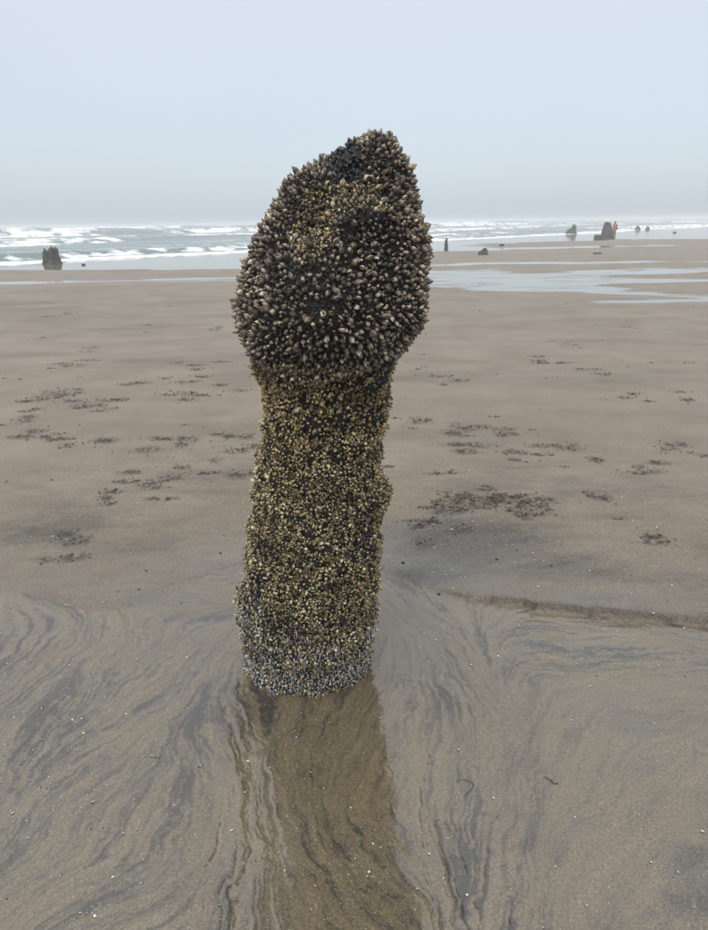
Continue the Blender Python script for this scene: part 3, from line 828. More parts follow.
# ---- piece shapes ------------------------------------------------
def goose_piece(seed):
    """stalk, body and overlapping pale plates of one goose barnacle; about 1 tall (scaled later), Z is outwards"""
    g = random.Random(seed)
    V, F, C = [], [], []
    bright = g.choice([0.36, 0.5, 0.62, 0.75, 0.9, 1.05, 1.35])
    hue = g.choice([(0.38, 0.305, 0.215), (0.42, 0.36, 0.275), (0.30, 0.235, 0.155), (0.46, 0.385, 0.285), (0.35, 0.295, 0.225)])
    hue = tuple(h * bright * 0.88 for h in hue)
    bodyc = (0.022, 0.018, 0.013)
    W_, D_ = g.uniform(0.27, 0.33), g.uniform(0.19, 0.24)
    bend = g.uniform(-0.12, 0.12)
    def surf(a, t, k=1.0):
        # t 0..1 along the capitulum
        p = max(0.0, math.sin(math.pi * min(1, (t * 0.80 + 0.20))) ** 0.75) if t < 1 else 0
        p = p * (1 if t < 0.55 else 1 - 0.30 * ((t - 0.55) / 0.45))
        x = W_ * p * math.cos(a) * k + bend * t * t; y = D_ * p * math.sin(a) * k
        return (x, y, 0.22 + 0.78 * t)
    def add(v, c):
        V.append(v); C.append(c); return len(V) - 1
    # stalk + dark body
    rings = []
    for (z, r) in ((-0.55, 0.15), (-0.1, 0.16), (0.20, 0.19)):
        rings.append([add((r * math.cos(k * math.pi / 3), r * 0.85 * math.sin(k * math.pi / 3), z), (0.035, 0.026, 0.018)) for k in range(6)])
    for t in (0.0, 0.25, 0.5, 0.75, 0.95):
        rings.append([add(surf(k * math.pi / 3, t, 0.90), bodyc) for k in range(6)])
    for r0, r1 in zip(rings[:-1], rings[1:]):
        for k in range(6):
            F.append((r0[k], r0[(k + 1) % 6], r1[(k + 1) % 6], r1[k]))
    tip = add(surf(0, 1.0), hue)
    for k in range(0, 6, 2):
        F.append((rings[-1][k], rings[-1][(k + 1) % 6], rings[-1][(k + 2) % 6], tip))
    # plates
    def plate(a0, a1, t0, t1, nt, shade, taper=0.0, peak=False):
        grid = []
        for i in range(nt + 1):
            t = t0 + (t1 - t0) * i / nt
            row = []
            sq = 1 - taper * (i / nt) if not peak else (1 - 0.85 * (i / nt) ** 1.5)
            for j in range(3):
                u = j / 2
                a = (a0 + a1) / 2 + (a1 - a0) * (u - 0.5) * sq
                k_ = 1.10 if j == 1 else 0.97
                if i == 0: k_ += 0.05
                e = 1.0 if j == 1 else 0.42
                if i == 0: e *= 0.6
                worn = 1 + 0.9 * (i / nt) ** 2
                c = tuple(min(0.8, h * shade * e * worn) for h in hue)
                row.append(add(surf(a, t, k_), c))
            grid.append(row)
        for i in range(nt):
            for j in range(2):
                F.append((grid[i][j], grid[i][j + 1], grid[i + 1][j + 1], grid[i + 1][j]))
    pi = math.pi
    for side in (0, pi):
        plate(side + 0.12 * pi, side + 0.55 * pi, 0.04, 0.66, 3, g.uniform(0.75, 1.05), 0.3)      # scutum
        plate(side + 0.50 * pi, side + 0.93 * pi, 0.10, 0.74, 3, g.uniform(0.75, 1.05), 0.3)
        plate(side + 0.22 * pi, side + 0.80 * pi, 0.50, 0.99, 3, g.uniform(0.95, 1.3), 0.2, True)    # tergum
    plate(-0.16 * pi, 0.16 * pi, 0.02, 0.90, 3, g.uniform(0.8, 1.1), 0.4)                          # carina
    plate(0.86 * pi, 1.14 * pi, 0.02, 0.60, 2, g.uniform(0.7, 1.0), 0.4)
    # whorl of small scales at the foot
    for k in range(7):
        a = k * 2 * pi / 7 + g.uniform(-0.1, 0.1)
        r = 0.21
        sh = g.uniform(0.5, 0.95)
        c = tuple(h * sh for h in hue); c2 = tuple(h * sh * 0.4 for h in hue)
        da = 0.36
        v0 = add((r * math.cos(a - da), r * 0.85 * math.sin(a - da), 0.14), c2)
        v1 = add((r * math.cos(a + da), r * 0.85 * math.sin(a + da), 0.14), c2)
        v2 = add((r * 1.36 * math.cos(a), r * 1.15 * math.sin(a), 0.33 + g.uniform(-.03, .05)), c)
        v3 = add((r * 1.18 * math.cos(a), r * 1.0 * math.sin(a), 0.12), c)
        F.append((v0, v3, v1, v2))
    return np.array(V), np.array(F), np.array(C)


def acorn_piece(seed, grey=False):
    """one acorn barnacle: a ribbed cone with a sunk mouth, base radius 1"""
    g = random.Random(seed)
    n = 8
    V, F, C = [], [], []
    tones = [(0.42, 0.34, 0.19), (0.28, 0.22, 0.105), (0.60, 0.54, 0.39), (0.18, 0.14, 0.07), (0.34, 0.29, 0.18), (0.34, 0.265, 0.125), (0.13, 0.105, 0.06)]
    if grey: tones = [(0.44, 0.46, 0.48), (0.26, 0.28, 0.31), (0.72, 0.72, 0.68), (0.34, 0.33, 0.29)]
    b = g.choice(tones); m = g.uniform(0.65, 1.25); b = tuple(x * m for x in b)
    H = g.uniform(0.75, 1.35); tr = g.uniform(0.45, 0.68)
    rb = [1.0 * g.uniform(0.85, 1.12) * (1.08 if k % 2 else 0.9) for k in range(n)]
    rings = []
    tw = g.uniform(-0.2, 0.2)
    for (z, f, inner, sh) in ((-0.35, 1.0, 0, 0.16), (H, tr, 0, 1.55), (H * 0.90, tr * 0.78, 1, 0.35), (H * 0.35, tr * 0.45, 1, 0.05)):  # base ring darkened and rim brightened, painting in crevice shade
        row = []
        for k in range(n):
            a = 2 * math.pi * k / n + tw * (z > 0)
            r = f * (rb[k] if not inner else 1.0)
            zz_ = z + (0.16 * H * (1 if k % 2 else -1) if (z > 0 and not inner) else 0) + g.uniform(-.04, .04)
            V.append((r * math.cos(a), r * math.sin(a) * 0.9, zz_))
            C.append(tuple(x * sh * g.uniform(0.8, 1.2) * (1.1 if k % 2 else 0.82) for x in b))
            row.append(len(V) - 1)
        rings.append(row)
    for r0, r1 in zip(rings[:-1], rings[1:]):
        for k in range(n):
            F.append((r0[k], r0[(k + 1) % n], r1[(k + 1) % n], r1[k]))
    l = rings[-1]
    F += [(l[0], l[1], l[2], l[3]), (l[0], l[3], l[4], l[7]), (l[4], l[5], l[6], l[7])]
    return np.array(V), np.array(F), np.array(C)


def mussel_piece(seed, pale=False):
    """a closed mussel: wedge-shaped double shell, length 2 along Z, gape to one side"""
    g = random.Random(seed)
    n = 6
    V, F, C = [], [], []
    b = g.choice([(0.016, 0.020, 0.030), (0.010, 0.012, 0.018), (0.028, 0.030, 0.036), (0.012, 0.011, 0.012)])
    if pale: b = g.choice([(0.12, 0.13, 0.14), (0.30, 0.32, 0.34), (0.07, 0.075, 0.08), (0.52, 0.53, 0.53), (0.66, 0.65, 0.62)])
    rings = []
    for (z, w, d) in ((-0.95, 0.10, 0.10), (-0.5, 0.34, 0.30), (0.1, 0.52, 0.36), (0.65, 0.50, 0.24), (0.98, 0.22, 0.08)):
        row = []
        for k in range(n):
            a = 2 * math.pi * (k + 0.5) / n
            x = w * math.cos(a) + 0.12 * (1 - z * z); y = d * math.sin(a)
            V.append((x, y, z)); m = (0.6 if k in (2, 5) else 1.0) * (1.4 if z < -0.4 else 1.0) * g.uniform(0.85, 1.15)
            C.append(tuple(q * m for q in b)); row.append(len(V) - 1)
        rings.append(row)
    for r0, r1 in zip(rings[:-1], rings[1:]):
        for k in range(n):
            F.append((r0[k], r0[(k + 1) % n], r1[(k + 1) % n], r1[k]))
    for l in (rings[0][::-1], rings[-1]):
        F += [(l[0], l[1], l[2], l[3]), (l[0], l[3], l[4], l[5])]
    return np.array(V), np.array(F), np.array(C)


def plant(name, stuff_name, P, D, size, roll, pieces, mat, n_single, stretch=None, jitter_tone=0.35, seed=5, tint=None, smooth=False):
    """the pieces showing largest as parts of their own, the rest joined as one part"""
    if len(P) == 0: return
    g = np.random.default_rng(seed)
    M = frames(D, roll)
    which = g.integers(0, len(pieces), len(P))
    tocam = CAMV - P; dist = np.linalg.norm(tocam, axis=1)
    dn = D / np.linalg.norm(D, axis=1)[:, None]
    face = ((tocam / dist[:, None]) * dn).sum(1)
    vis = ((tocam / dist[:, None]) * PN_of(P)).sum(1)
    score = np.where(vis > 0.12, size / dist * (0.55 + 0.45 * np.clip(face, 0, 1)), -1)
    order = np.argsort(-score)
    single = [i for i in order[:n_single] if score[i] > 0]
    sset = np.zeros(len(P), bool); sset[single] = True
    meshes = []
    for k, (v, f, c) in enumerate(pieces):
        me = np_mesh(name, v, f, None, {'tone': c})
        me.materials.append(mat)
        if smooth: me.polygons.foreach_set('use_smooth', np.ones(len(me.polygons), bool))
        meshes.append(me)
    st = np.ones((len(P), 3)) if stretch is None else stretch
    for i in single:
        o = bpy.data.objects.new(name, meshes[which[i]])
        col.objects.link(o)
        o.parent = stump
        m = Matrix([[M[i][r][c] * size[i] * st[i][c] for c in range(3)] + [P[i][r] - SOFF[r]] for r in range(3)] + [[0, 0, 0, 1]])
        o.matrix_local = m
    VV, FF, CC = [], [], []
    off = 0
    for k, (v, f, c) in enumerate(pieces):
        idx = np.nonzero((which == k) & ~sset)[0]
        if not len(idx): continue
        pv = v[None, :, :] * (size[idx, None, None] * st[idx][:, None, :])
        w = np.einsum('nij,nkj->nki', M[idx], pv) + P[idx][:, None, :] - SOFF
        jt = 1 + jitter_tone * (g.random((len(idx), 1, 1)) * 2 - 1)
        cc = c[None] * jt
        if tint is not None: cc = cc * tint[idx][:, None, :]
        VV.append(w.reshape(-1, 3)); CC.append(cc.reshape(-1, 3))
        FF.append((f[None] + (np.arange(len(idx)) * len(v))[:, None, None] + off).reshape(-1, 4))
        off += len(idx) * len(v)
    me = np_mesh(stuff_name, np.vstack(VV), np.vstack(FF), None, {'tone': np.clip(np.vstack(CC), 0, 0.9)})
    o = link(stuff_name, me, mat, stump, smooth=smooth)
    tag(o, kind='stuff')
    print(name, len(P), 'pieces', len(single), 'single')


_axis = np.array([-0.1, 2.28, 0])


def PN_of(P):
    d = P - _axis; d[:, 2] = 0
    return d / (np.linalg.norm(d, axis=1)[:, None] + 1e-9)


GOOSE = [goose_piece(400 + k) for k in range(12)]
ACORN = [acorn_piece(500 + k) for k in range(14)]
ACORN_G = [acorn_piece(560 + k, True) for k in range(8)]
MUSSEL = [mussel_piece(600 + k) for k in range(8)]
MUSSEL_P = [mussel_piece(640 + k, True) for k in range(8)]

# ---- goose barnacles over the head
P, Nn = candidates(22000, 1.0, 1.875, 0.3, 21)
edge_ = NECK + 0.035 * fbm3(P, 14, 2, 211) + 0.05 * sstep(P[:, 0], -0.02, 0.10)
bald = patch(P, BLACK1) | patch(P, TANP) | patch(P, BLACK2) | patch(P, ORANGE)
thinw = patch(P, BLACK3)
small_ = (P[:, 2] < NECK + 0.05) & (fbm3(P, 20, 2, 213) > 0.12) & (P[:, 2] > 1.0)
mid_ = (P[:, 1] < 2.25) & (np.abs(P[:, 0] + 0.02) < 0.17) & (P[:, 2] > 1.33) & (P[:, 2] < 1.60)
ok = ~(mid_ & (fbm3(P, 26, 2, 218) < -0.45)) & ((P[:, 2] > edge_) | small_) & ~(bald & (RNG.random(len(P)) < np.where(P[:, 2] > 1.69, 0.985, 0.955))) & ~(thinw & (RNG.random(len(P)) < 0.6))
P, Nn = P[ok], Nn[ok]
cl = fbm3(P, 11, 2, 212)
sz = 0.0145 * (1 + 0.32 * RNG.standard_normal(len(P)).clip(-1.5, 2.0)) * (1 + 0.25 * cl)
sz = sz * (1 + 0.22 * np.exp(-((P[:, 0] + 0.05) / 0.15) ** 2 - ((P[:, 2] - 1.30) / 0.10) ** 2) * (P[:, 1] < 2.2))
sz = np.where(P[:, 2] < NECK + 0.02, sz * 0.62, sz)
sz = sz * (1 - 0.25 * sstep(P[:, 2], 1.78, 1.83))
k = thin(P, sz * 0.80)
P, Nn, sz = P[k], Nn[k], sz[k]
J = np.stack([fbm3(P, 13, 2, s) for s in (221, 222, 223)], 1)
D = Nn + 0.75 * J + 0.30 * RNG.standard_normal(P.shape) + np.array([0, 0, 0.10]) * sstep(P[:, 2], 1.3, 1.6)[:, None]
lift = 0.010 + 0.010 * RNG.random(len(P))
D /= np.linalg.norm(D, axis=1)[:, None]
Pg = P + Nn * (lift * 0.3)[:, None]
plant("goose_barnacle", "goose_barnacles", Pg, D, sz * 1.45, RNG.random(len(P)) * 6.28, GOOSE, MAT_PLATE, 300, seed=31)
GP = Pg

# ---- small dark mussels and scraps between them
P, Nn = candidates(30000, 1.08, 1.87, 0.15, 22)
bald = patch(P, TANP)
ok = ~(bald & (fbm3(P, 45, 2, 215) < 0.28))
P, Nn = P[ok], Nn[ok]
b1_ = patch(P, BLACK1) | patch(P, BLACK2) | patch(P, BLACK3)
sz = np.where(b1_, 0.0105 * (0.8 + 0.7 * RNG.random(len(P))), 0.0062 * (0.7 + 0.8 * RNG.random(len(P))))
k = thin(P, sz * 1.25)
P, Nn, sz, b1_ = P[k], Nn[k], sz[k], b1_[k]
D = Nn * 0.7 + 0.75 * RNG.standard_normal(P.shape)
plant("mussel", "small_mussels", P + Nn * (0.003 + 0.006 * b1_)[:, None], D, sz, RNG.random(len(P)) * 6.28, MUSSEL, MAT_MUSSEL, 110, seed=32, smooth=True)

# ---- acorn barnacles in clumps down the shaft and on the bare patches of the head
P, Nn = candidates(125000, -0.06, 1.26, 0.12, 23)
P2, N2 = candidates(16000, 1.40, 1.86, 0.0, 24)
ok = patch(P2, TANP) | patch(P2, ORANGE)
hp = np.concatenate([np.zeros(len(P), bool), np.ones(ok.sum(), bool)])
P = np.vstack([P, P2[ok]]); Nn = np.vstack([Nn, N2[ok]])
cl = 0.85 * fbm3(P, 13, 3, 231) + 0.80 * fbm3(P, 38, 3, 234); cb = fbm3(P, 5, 2, 232)
leftdark = np.exp(-((P[:, 0] + 0.32) / 0.09) ** 2 - ((P[:, 2] - 0.24) / 0.14) ** 2) * (P[:, 1] < 2.4)
fine = fbm3(P, 75, 2, 235)
gap = ((cl + 0.35 * cb - 0.5 * leftdark - 0.22 * sstep(P[:, 2], 0.75, 1.0)) < -0.28) | (fine < -0.30)
zb = P[:, 2]
low = sstep(zb + 0.10 * fbm3(P, 9, 2, 233), 0.30, 0.10)                 # the scoured foot carries fewer
low = np.clip(1 - sstep(zb + 0.16 * fbm3(P, 8, 3, 233) + 0.05 * np.abs(P[:, 0] + 0.14), 0.17, 0.36), 0, 1)
ok = (~gap | hp | (RNG.random(len(P)) < 0.12)) & (RNG.random(len(P)) > low * 0.93) & ((zb < NECK + 0.05 + 0.04 * cb) | hp)
P, Nn, cl, cb, hp = P[ok], Nn[ok], cl[ok], cb[ok], hp[ok]
sz = 0.0043 * (0.55 + 0.65 * RNG.random(len(P)) + 0.9 * RNG.random(len(P)) ** 6) * (1 + 0.18 * cb)
sz = sz * (1 + 0.35 * sstep(P[:, 2], 0.85, 1.1) * (RNG.random(len(P)) < 0.25))
k = thin(P, sz * 1.50)
P, Nn, cl, cb, sz, hp = P[k], Nn[k], cl[k], cb[k], sz[k], hp[k]
CH, CA = clump(P - Nn * 0.006)
far_ = (P[:, 2] > 1.19); CH[far_] = 0; CA[far_] = 0
D = Nn + 0.55 * RNG.standard_normal(P.shape) + 0.9 * CA + 0.4 * np.stack([fbm3(P, 40, 2, s) for s in (241, 242, 243)], 1)
out = 0.004 + 0.25 * CH + 0.010 * np.clip(cl + 0.25, 0, 1.0) + 0.007 * RNG.random(len(P))
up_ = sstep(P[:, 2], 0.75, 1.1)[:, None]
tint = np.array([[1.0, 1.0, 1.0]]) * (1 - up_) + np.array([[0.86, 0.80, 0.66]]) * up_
tint = tint * (0.82 + 0.45 * sstep(cl, -0.3, 0.5) + 0.45 * sstep(CH, 0.002, 0.016))[:, None]  # clump tops lightened and hollows darkened: shade painted into the tint
sz = np.where(hp, sz * 0.85, sz)
tint = np.where(hp[:, None], tint * np.array([[1.5, 1.6, 1.9]]), tint)
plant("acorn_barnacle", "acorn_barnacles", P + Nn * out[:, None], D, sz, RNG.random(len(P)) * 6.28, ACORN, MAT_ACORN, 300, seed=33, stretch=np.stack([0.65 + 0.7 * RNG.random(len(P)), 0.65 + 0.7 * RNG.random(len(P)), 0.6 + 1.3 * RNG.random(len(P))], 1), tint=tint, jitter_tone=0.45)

# ---- mussels down the shaft: black in the gaps, worn blue-grey at the foot
P, Nn = candidates(60000, -0.08, 1.20, 0.12, 25)
cl = 0.85 * fbm3(P, 13, 3, 231) + 0.80 * fbm3(P, 38, 3, 234); cb = fbm3(P, 5, 2, 232)
leftdark = np.exp(-((P[:, 0] + 0.30) / 0.08) ** 2 - ((P[:, 2] - 0.24) / 0.14) ** 2) * (P[:, 1] < 2.4)
gap = (cl + 0.35 * cb - 0.5 * leftdark - 0.22 * sstep(P[:, 2], 0.75, 1.0)) < -0.12
low = np.clip(1 - sstep(P[:, 2] + 0.16 * fbm3(P, 8, 3, 233) + 0.05 * np.abs(P[:, 0] + 0.14), 0.17, 0.38), 0, 1)
ok = (gap & (low < 0.5)) | (RNG.random(len(P)) < low)
P, Nn, low = P[ok], Nn[ok], low[ok]
sz = 0.0060 * (0.6 + 0.9 * RNG.random(len(P)))
k = thin(P, sz * 1.15)
P, Nn, sz, low = P[k], Nn[k], sz[k], low[k]
D = Nn * 0.45 + 0.55 * RNG.standard_normal(P.shape) + np.array([0, 0, 1.3]) * low[:, None]
isl = RNG.random(len(P)) < low * 0.95
plant("mussel", "shaft_mussels", (P + Nn * 0.004)[~isl], D[~isl], sz[~isl], (RNG.random(len(P)) * 6.28)[~isl], MUSSEL, MAT_MUSSEL, 60, seed=34, smooth=True)
plant("mussel", "worn_mussels", (P + Nn * 0.004)[isl], (D * 0.5 + Nn * 0.1 + np.array([0, 0, 0.8]))[isl], sz[isl] * 0.9, (RNG.random(len(P)) * 6.28)[isl], MUSSEL_P, MAT_MUSSEL, 60, seed=35, stretch=np.tile([[0.75, 0.75, 1.5]], (int(isl.sum()), 1)), smooth=True)
P, Nn = candidates(12000, -0.05, 0.34, 0.12, 26)
k = thin(P, np.full(len(P), 0.0095))
P, Nn = P[k], Nn[k]
kk = RNG.random(len(P)) < 1.0 * (1 - sstep(P[:, 2] + 0.20 * fbm3(P, 9, 3, 236), 0.16, 0.34))
P, Nn = P[kk], Nn[kk]
plant("acorn_barnacle", "worn_barnacles", P + Nn * 0.006, Nn + 0.5 * RNG.standard_normal(P.shape), 0.0038 * (0.6 + 0.8 * RNG.random(len(P))), RNG.random(len(P)) * 6.28, ACORN_G, MAT_ACORN, 20, seed=36)

# ------------------------------------------------------------------ shell grit, clods, pebbles
def flat_mat(name, c, rough=0.6, scale=60.0, amt=0.3, bump=0.4, dist=0.004):
    m, nd, lk, bs = new_mat(name)
    tc = nd.new('ShaderNodeTexCoord')
    no = N(nd, 'ShaderNodeTexNoise', Scale=scale, Detail=4.0, Roughness=0.65)
    lk.new(tc.outputs['Object'], no.inputs['Vector'])
    col_ = mix_col(nd, lk, map_range(nd, lk, no.outputs['Fac'], 0.3, 0.7, 0, 1), tuple(x * (1 - amt) for x in c), tuple(x * (1 + amt) for x in c))
    lk.new(col_, bs.inputs['Base Color'])
    bs.inputs['Roughness'].default_value = rough
    bp = N(nd, 'ShaderNodeBump', Strength=bump, Distance=dist)
    lk.new(no.outputs['Fac'], bp.inputs['Height']); lk.new(bp.outputs[0], bs.inputs['Normal'])
    return m


MAT_FLAKE = shell_material("shell_fragment", 0.4, 500, 0.2, 0.15, 0.1)
MAT_CLOD = flat_mat("dug_sand", (0.065, 0.053, 0.038), 0.75, 200, 0.35, 0.6, 0.003)
MAT_PEB = flat_mat("dark_pebble", (0.04, 0.035, 0.03), 0.5, 60, 0.4)


def scatter_lumps(name, pts, sizes, mat, squash, flake=False, label=None, tones=None, seed=1):
    g = np.random.default_rng(seed)
    n = len(pts)
    if flake:   # bent chips
        tv = np.array([(-1, -0.5, 0), (0.1, -0.7, 0.25), (1, 0.1, 0.0), (0.0, 0.8, 0.2), (0.05, 0.0, 0.45), (0, 0, -0.25)], float)
        tf = np.array([(0, 1, 4, 3), (1, 2, 3, 4), (0, 3, 5, 1), (1, 5, 3, 2)])
    else:
        bm = bmesh.new(); bmesh.ops.create_icosphere(bm, subdivisions=1, radius=1)
        tv = np.array([v.co[:] for v in bm.verts]); tf = np.array([[v.index for v in f.verts] for f in bm.faces]); bm.free()
    ang = g.random(n) * 6.28
    c, s = np.cos(ang), np.sin(ang)
    st = 0.6 + 0.8 * g.random((n, 3)); st[:, 2] *= squash
    pv = tv[None] * st[:, None, :] * sizes[:, None, None] * (0.8 + 0.4 * g.random((n, len(tv), 1)))
    x = pv[..., 0] * c[:, None] - pv[..., 1] * s[:, None]; y = pv[..., 0] * s[:, None] + pv[..., 1] * c[:, None]
    if flake:
        tl = 0.7 * g.standard_normal(n)
        pz = pv[..., 2] + x * np.tan(np.clip(tl, -0.9, 0.9))[:, None] * 0.5
    else: pz = pv[..., 2]
    w = np.stack([x, y, pz], 2) + pts[:, None, :]
    F = (tf[None] + (np.arange(n) * len(tv))[:, None, None]).reshape(-1, tf.shape[1])
    cols_ = None
    if tones is not None:
        cols_ = {'tone': np.repeat(tones, len(tv), 0)}
    me = np_mesh(name, w.reshape(-1, 3), F, None, cols_)
    o = link(name, me, mat, smooth=not flake)
    tag(o, kind='stuff', label=label)
    return o


n_try = 90000
rr_ = 0.75 + (5.6 - 0.75) * RNG.random(n_try) ** 1.0
aa_ = (RNG.random(n_try) - 0.5) * 2 * R(46)
fx2, fy2 = rr_ * np.sin(aa_), rr_ * np.cos(aa_)
dens = 0.09 + 0.22 * sstep(fbm2(fx2 * 2.5, fy2 * 2.5, 3, 81), 0.0, 0.6)
for (cx, cy, ax, ay, w) in DARK[:9]:
    dens = dens + 0.55 * w * np.exp(-((fx2 - cx) / ax) ** 2 - ((fy2 - cy) / ay) ** 2)
dens *= sstep(5.6 - rr_, 0, 2.2)
ok = (RNG.random(n_try) < dens * 0.80) & (np.hypot(fx2 - SX, fy2 - SY) > SR + 0.02)
fx2, fy2 = fx2[ok], fy2[ok]
gz = ground_z_np(fx2, fy2)
fs = 0.00150 * (0.5 + 0.8 * RNG.random(len(fx2)) + 2.4 * RNG.random(len(fx2)) ** 14) * (0.75 + 0.22 * np.hypot(fx2, fy2))
tn = np.where(RNG.random((len(fx2), 1)) < 0.7, np.array([[0.74, 0.72, 0.66]]), np.array([[0.42, 0.36, 0.27]])) * (0.7 + 0.4 * RNG.random((len(fx2), 1)))
scatter_lumps("shell_fragments", np.stack([fx2, fy2, gz + fs * 0.3], 1), fs, MAT_FLAKE, 0.5, True, "white specks of broken shell strewn over the wet sand", tn, 3)

cp, cs_ = [], []
for (fx, fy, ax, ay) in FPX:
    if fy > 9: continue
    for k in range(int(4 + ax * 130)):
        x_, y_ = fx + rnd.gauss(0, ax * 0.75), fy + rnd.gauss(0, ay * 0.75)
        s_ = rnd.uniform(0.0022, 0.0065) * (1 + 0.06 * fy) * (1.5 if rnd.random() < 0.08 else 1)
        cp.append((x_, y_, s_ * 0.1)); cs_.append(s_)
cp = np.array(cp); cs_ = np.array(cs_)
cp[:, 2] += ground_z_np(cp[:, 0], cp[:, 1])
scatter_lumps("sand_clods", cp, cs_, MAT_CLOD, 0.6, False, "dark crumbs of dug sand thrown up around the footprints", None, 4)

n_ = 420
py_ = 2.7 + 16 * RNG.random(n_) ** 1.6; px_ = (RNG.random(n_) - 0.5) * 1.4 * py_
ps_ = (0.0025 + 0.006 * RNG.random(n_) ** 3) * (0.7 + 0.10 * py_)
scatter_lumps("pebbles", np.stack([px_, py_, ground_z_np(px_, py_) + ps_ * 0.2], 1), ps_, MAT_PEB, 0.6, False, "small dark pebbles and scraps lying on the beach sand", None, 5)

# ------------------------------------------------------------------ strands of seaweed
MAT_WEED = flat_mat("seaweed", (0.045, 0.045, 0.030), 0.6, 90, 0.5)


def strand(pts, rad, label):
    """a limp, tapering strand lying along the sand"""
    V, F = [], []
    n = 26; seg = 6
    pts = [Vector((x, y, 0)) for x, y in pts]
    P_ = []
    for i in range(n):
        t = i / (n - 1) * (len(pts) - 1); k = min(int(t), len(pts) - 2); u = t - k
        p0, p1, p2, p3 = pts[max(k - 1, 0)], pts[k], pts[k + 1], pts[min(k + 2, len(pts) - 1)]
        q = 0.5 * ((2 * p1) + (-p0 + p2) * u + (2 * p0 - 5 * p1 + 4 * p2 - p3) * u * u + (-p0 + 3 * p1 - 3 * p2 + p3) * u ** 3)
        q.z = ground_z(q.x, q.y) + rad * 0.35
        P_.append(q)
    o0 = P_[0].copy()
    for i, q in enumerate(P_):
        d = (P_[min(i + 1, n - 1)] - P_[max(i - 1, 0)]).normalized()
        s_ = d.cross(Vector((0, 0, 1))).normalized(); u_ = s_.cross(d)
        r = 0.75 * rad * (0.35 + 0.9 * math.sin(math.pi * (0.12 + 0.8 * i / (n - 1)))) * rnd.uniform(0.8, 1.25)
        for k in range(seg):
            a = 2 * math.pi * k / seg
            V.append((q - o0 + s_ * r * math.cos(a) + u_ * r * 0.5 * math.sin(a))[:])
    for i in range(n - 1):
        for k in range(seg):
            F.append((i * seg + k, i * seg + (k + 1) % seg, (i + 1) * seg + (k + 1) % seg, (i + 1) * seg + k))
    for e in (0, n - 1):
        b = e * seg; f_ = [(b, b + 1, b + 2, b + 3), (b, b + 3, b + 4, b + 5)]
        F += f_
    o = link("seaweed_strand", np_mesh("seaweed_strand", V, F), MAT_WEED, smooth=True)
    o.location = o0
    tag(o, label, "seaweed", "scraps of seaweed on the sand")


strand([(0.298, 1.660), (0.318, 1.668), (0.345, 1.652), (0.338, 1.630), (0.318, 1.610), (0.312, 1.598)], 0.0017, "hooked thin dark seaweed strand right of the stump's reflection")
strand([(0.565, 1.672), (0.580, 1.660), (0.588, 1.645), (0.602, 1.648)], 0.0030, "small thick black seaweed scrap alone on the right foreground sand")

# ------------------------------------------------------------------ distant stumps
MAT_FAR = flat_mat("weathered_stump", (0.042, 0.045, 0.029), 0.7, 9.0, 0.7, 0.8, 0.05)
MAT_FARB = flat_mat("mussel_crust", (0.022, 0.022, 0.021), 0.6, 22.0, 0.5, 0.8, 0.04)


def far_stump(name, x, y, profile, depth, seed, label, flare=1.12, mat=None, group=None, cat="stump", rough=0.05, taper=0.18):
    """profile: (x, top height) across the front; ragged top, shaggy sides"""
    prof = np.array(profile, float)
    x0, x1 = prof[0, 0], prof[-1, 0]
    cx, hw = (x0 + x1) / 2, (x1 - x0) / 2
    n, lv = 120, 22
    a = np.linspace(0, 2 * math.pi, n, endpoint=False)
    Vs_ = []
    for i in range(lv + 1):
        t = i / lv
        k = (1 + (flare - 1) * (1 - t) ** 2)
        rx = hw * k * (0.93 + 0.07 * np.cos(a * 3 + seed)); ry = depth * k * np.ones(n)
        tp = 1 - taper * t ** 1.6
        px = cx + rx * tp * np.cos(a); py = ry * tp * np.sin(a)
        top = np.interp(px, prof[:, 0], prof[:, 1])
        top = top * (1 + 1.2 * rough * vn2(a * 5 + seed, a * 0 + 1, seed))
        pz = -0.10 + (top + 0.10) * t
        Vs_.append(np.stack([px, py, pz], 1))
    for s_ in (0.8, 0.55, 0.28):        # broken top, lower towards the back
        px = cx + hw * s_ * (1 - taper) * np.cos(a); py = depth * s_ * (1 - taper) * np.sin(a)
        top = np.interp(px, prof[:, 0], prof[:, 1]) * (1 - 0.25 * (1 - s_)) * (1 + 0.12 * vn2(px * 9, py * 9, seed + 3))
        Vs_.append(np.stack([px, py, top], 1))
    V = np.vstack(Vs_)
    hgt = prof[:, 1].max()
    dsp = fbm3(V, 5.0 / max(hgt, 0.3) * 0.8, 4, seed) * rough * hgt * 1.5 + fbm3(V, 22, 2, seed + 9) * rough * 0.35
    rad = V - np.array([cx, 0, 0]); rad[:, 2] *= 0.2; rad /= np.linalg.norm(rad, axis=1)[:, None] + 1e-6
    V = V + rad * dsp[:, None]
    L_ = len(Vs_)
    ii, jj = np.meshgrid(np.arange(L_ - 1), np.arange(n), indexing='ij')
    a_ = (ii * n + jj).ravel(); b_ = (ii * n + (jj + 1) % n).ravel()
    F = np.stack([a_, b_, b_ + n, a_ + n], 1)
    c_ = len(V); V = np.vstack([V, V[-n:].mean(0)])
    k_ = np.arange(0, n, 2); b0 = (L_ - 1) * n
    F = np.vstack([F, np.stack([b0 + k_, b0 + k_ + 1, b0 + (k_ + 2) % n, np.full_like(k_, c_)], 1)])
    o = link(name, np_mesh(name, V, F), mat or MAT_FAR)
    o.location = (x, y, ground_z(x, y))
    if label: tag(o, label, cat, group)
    return o


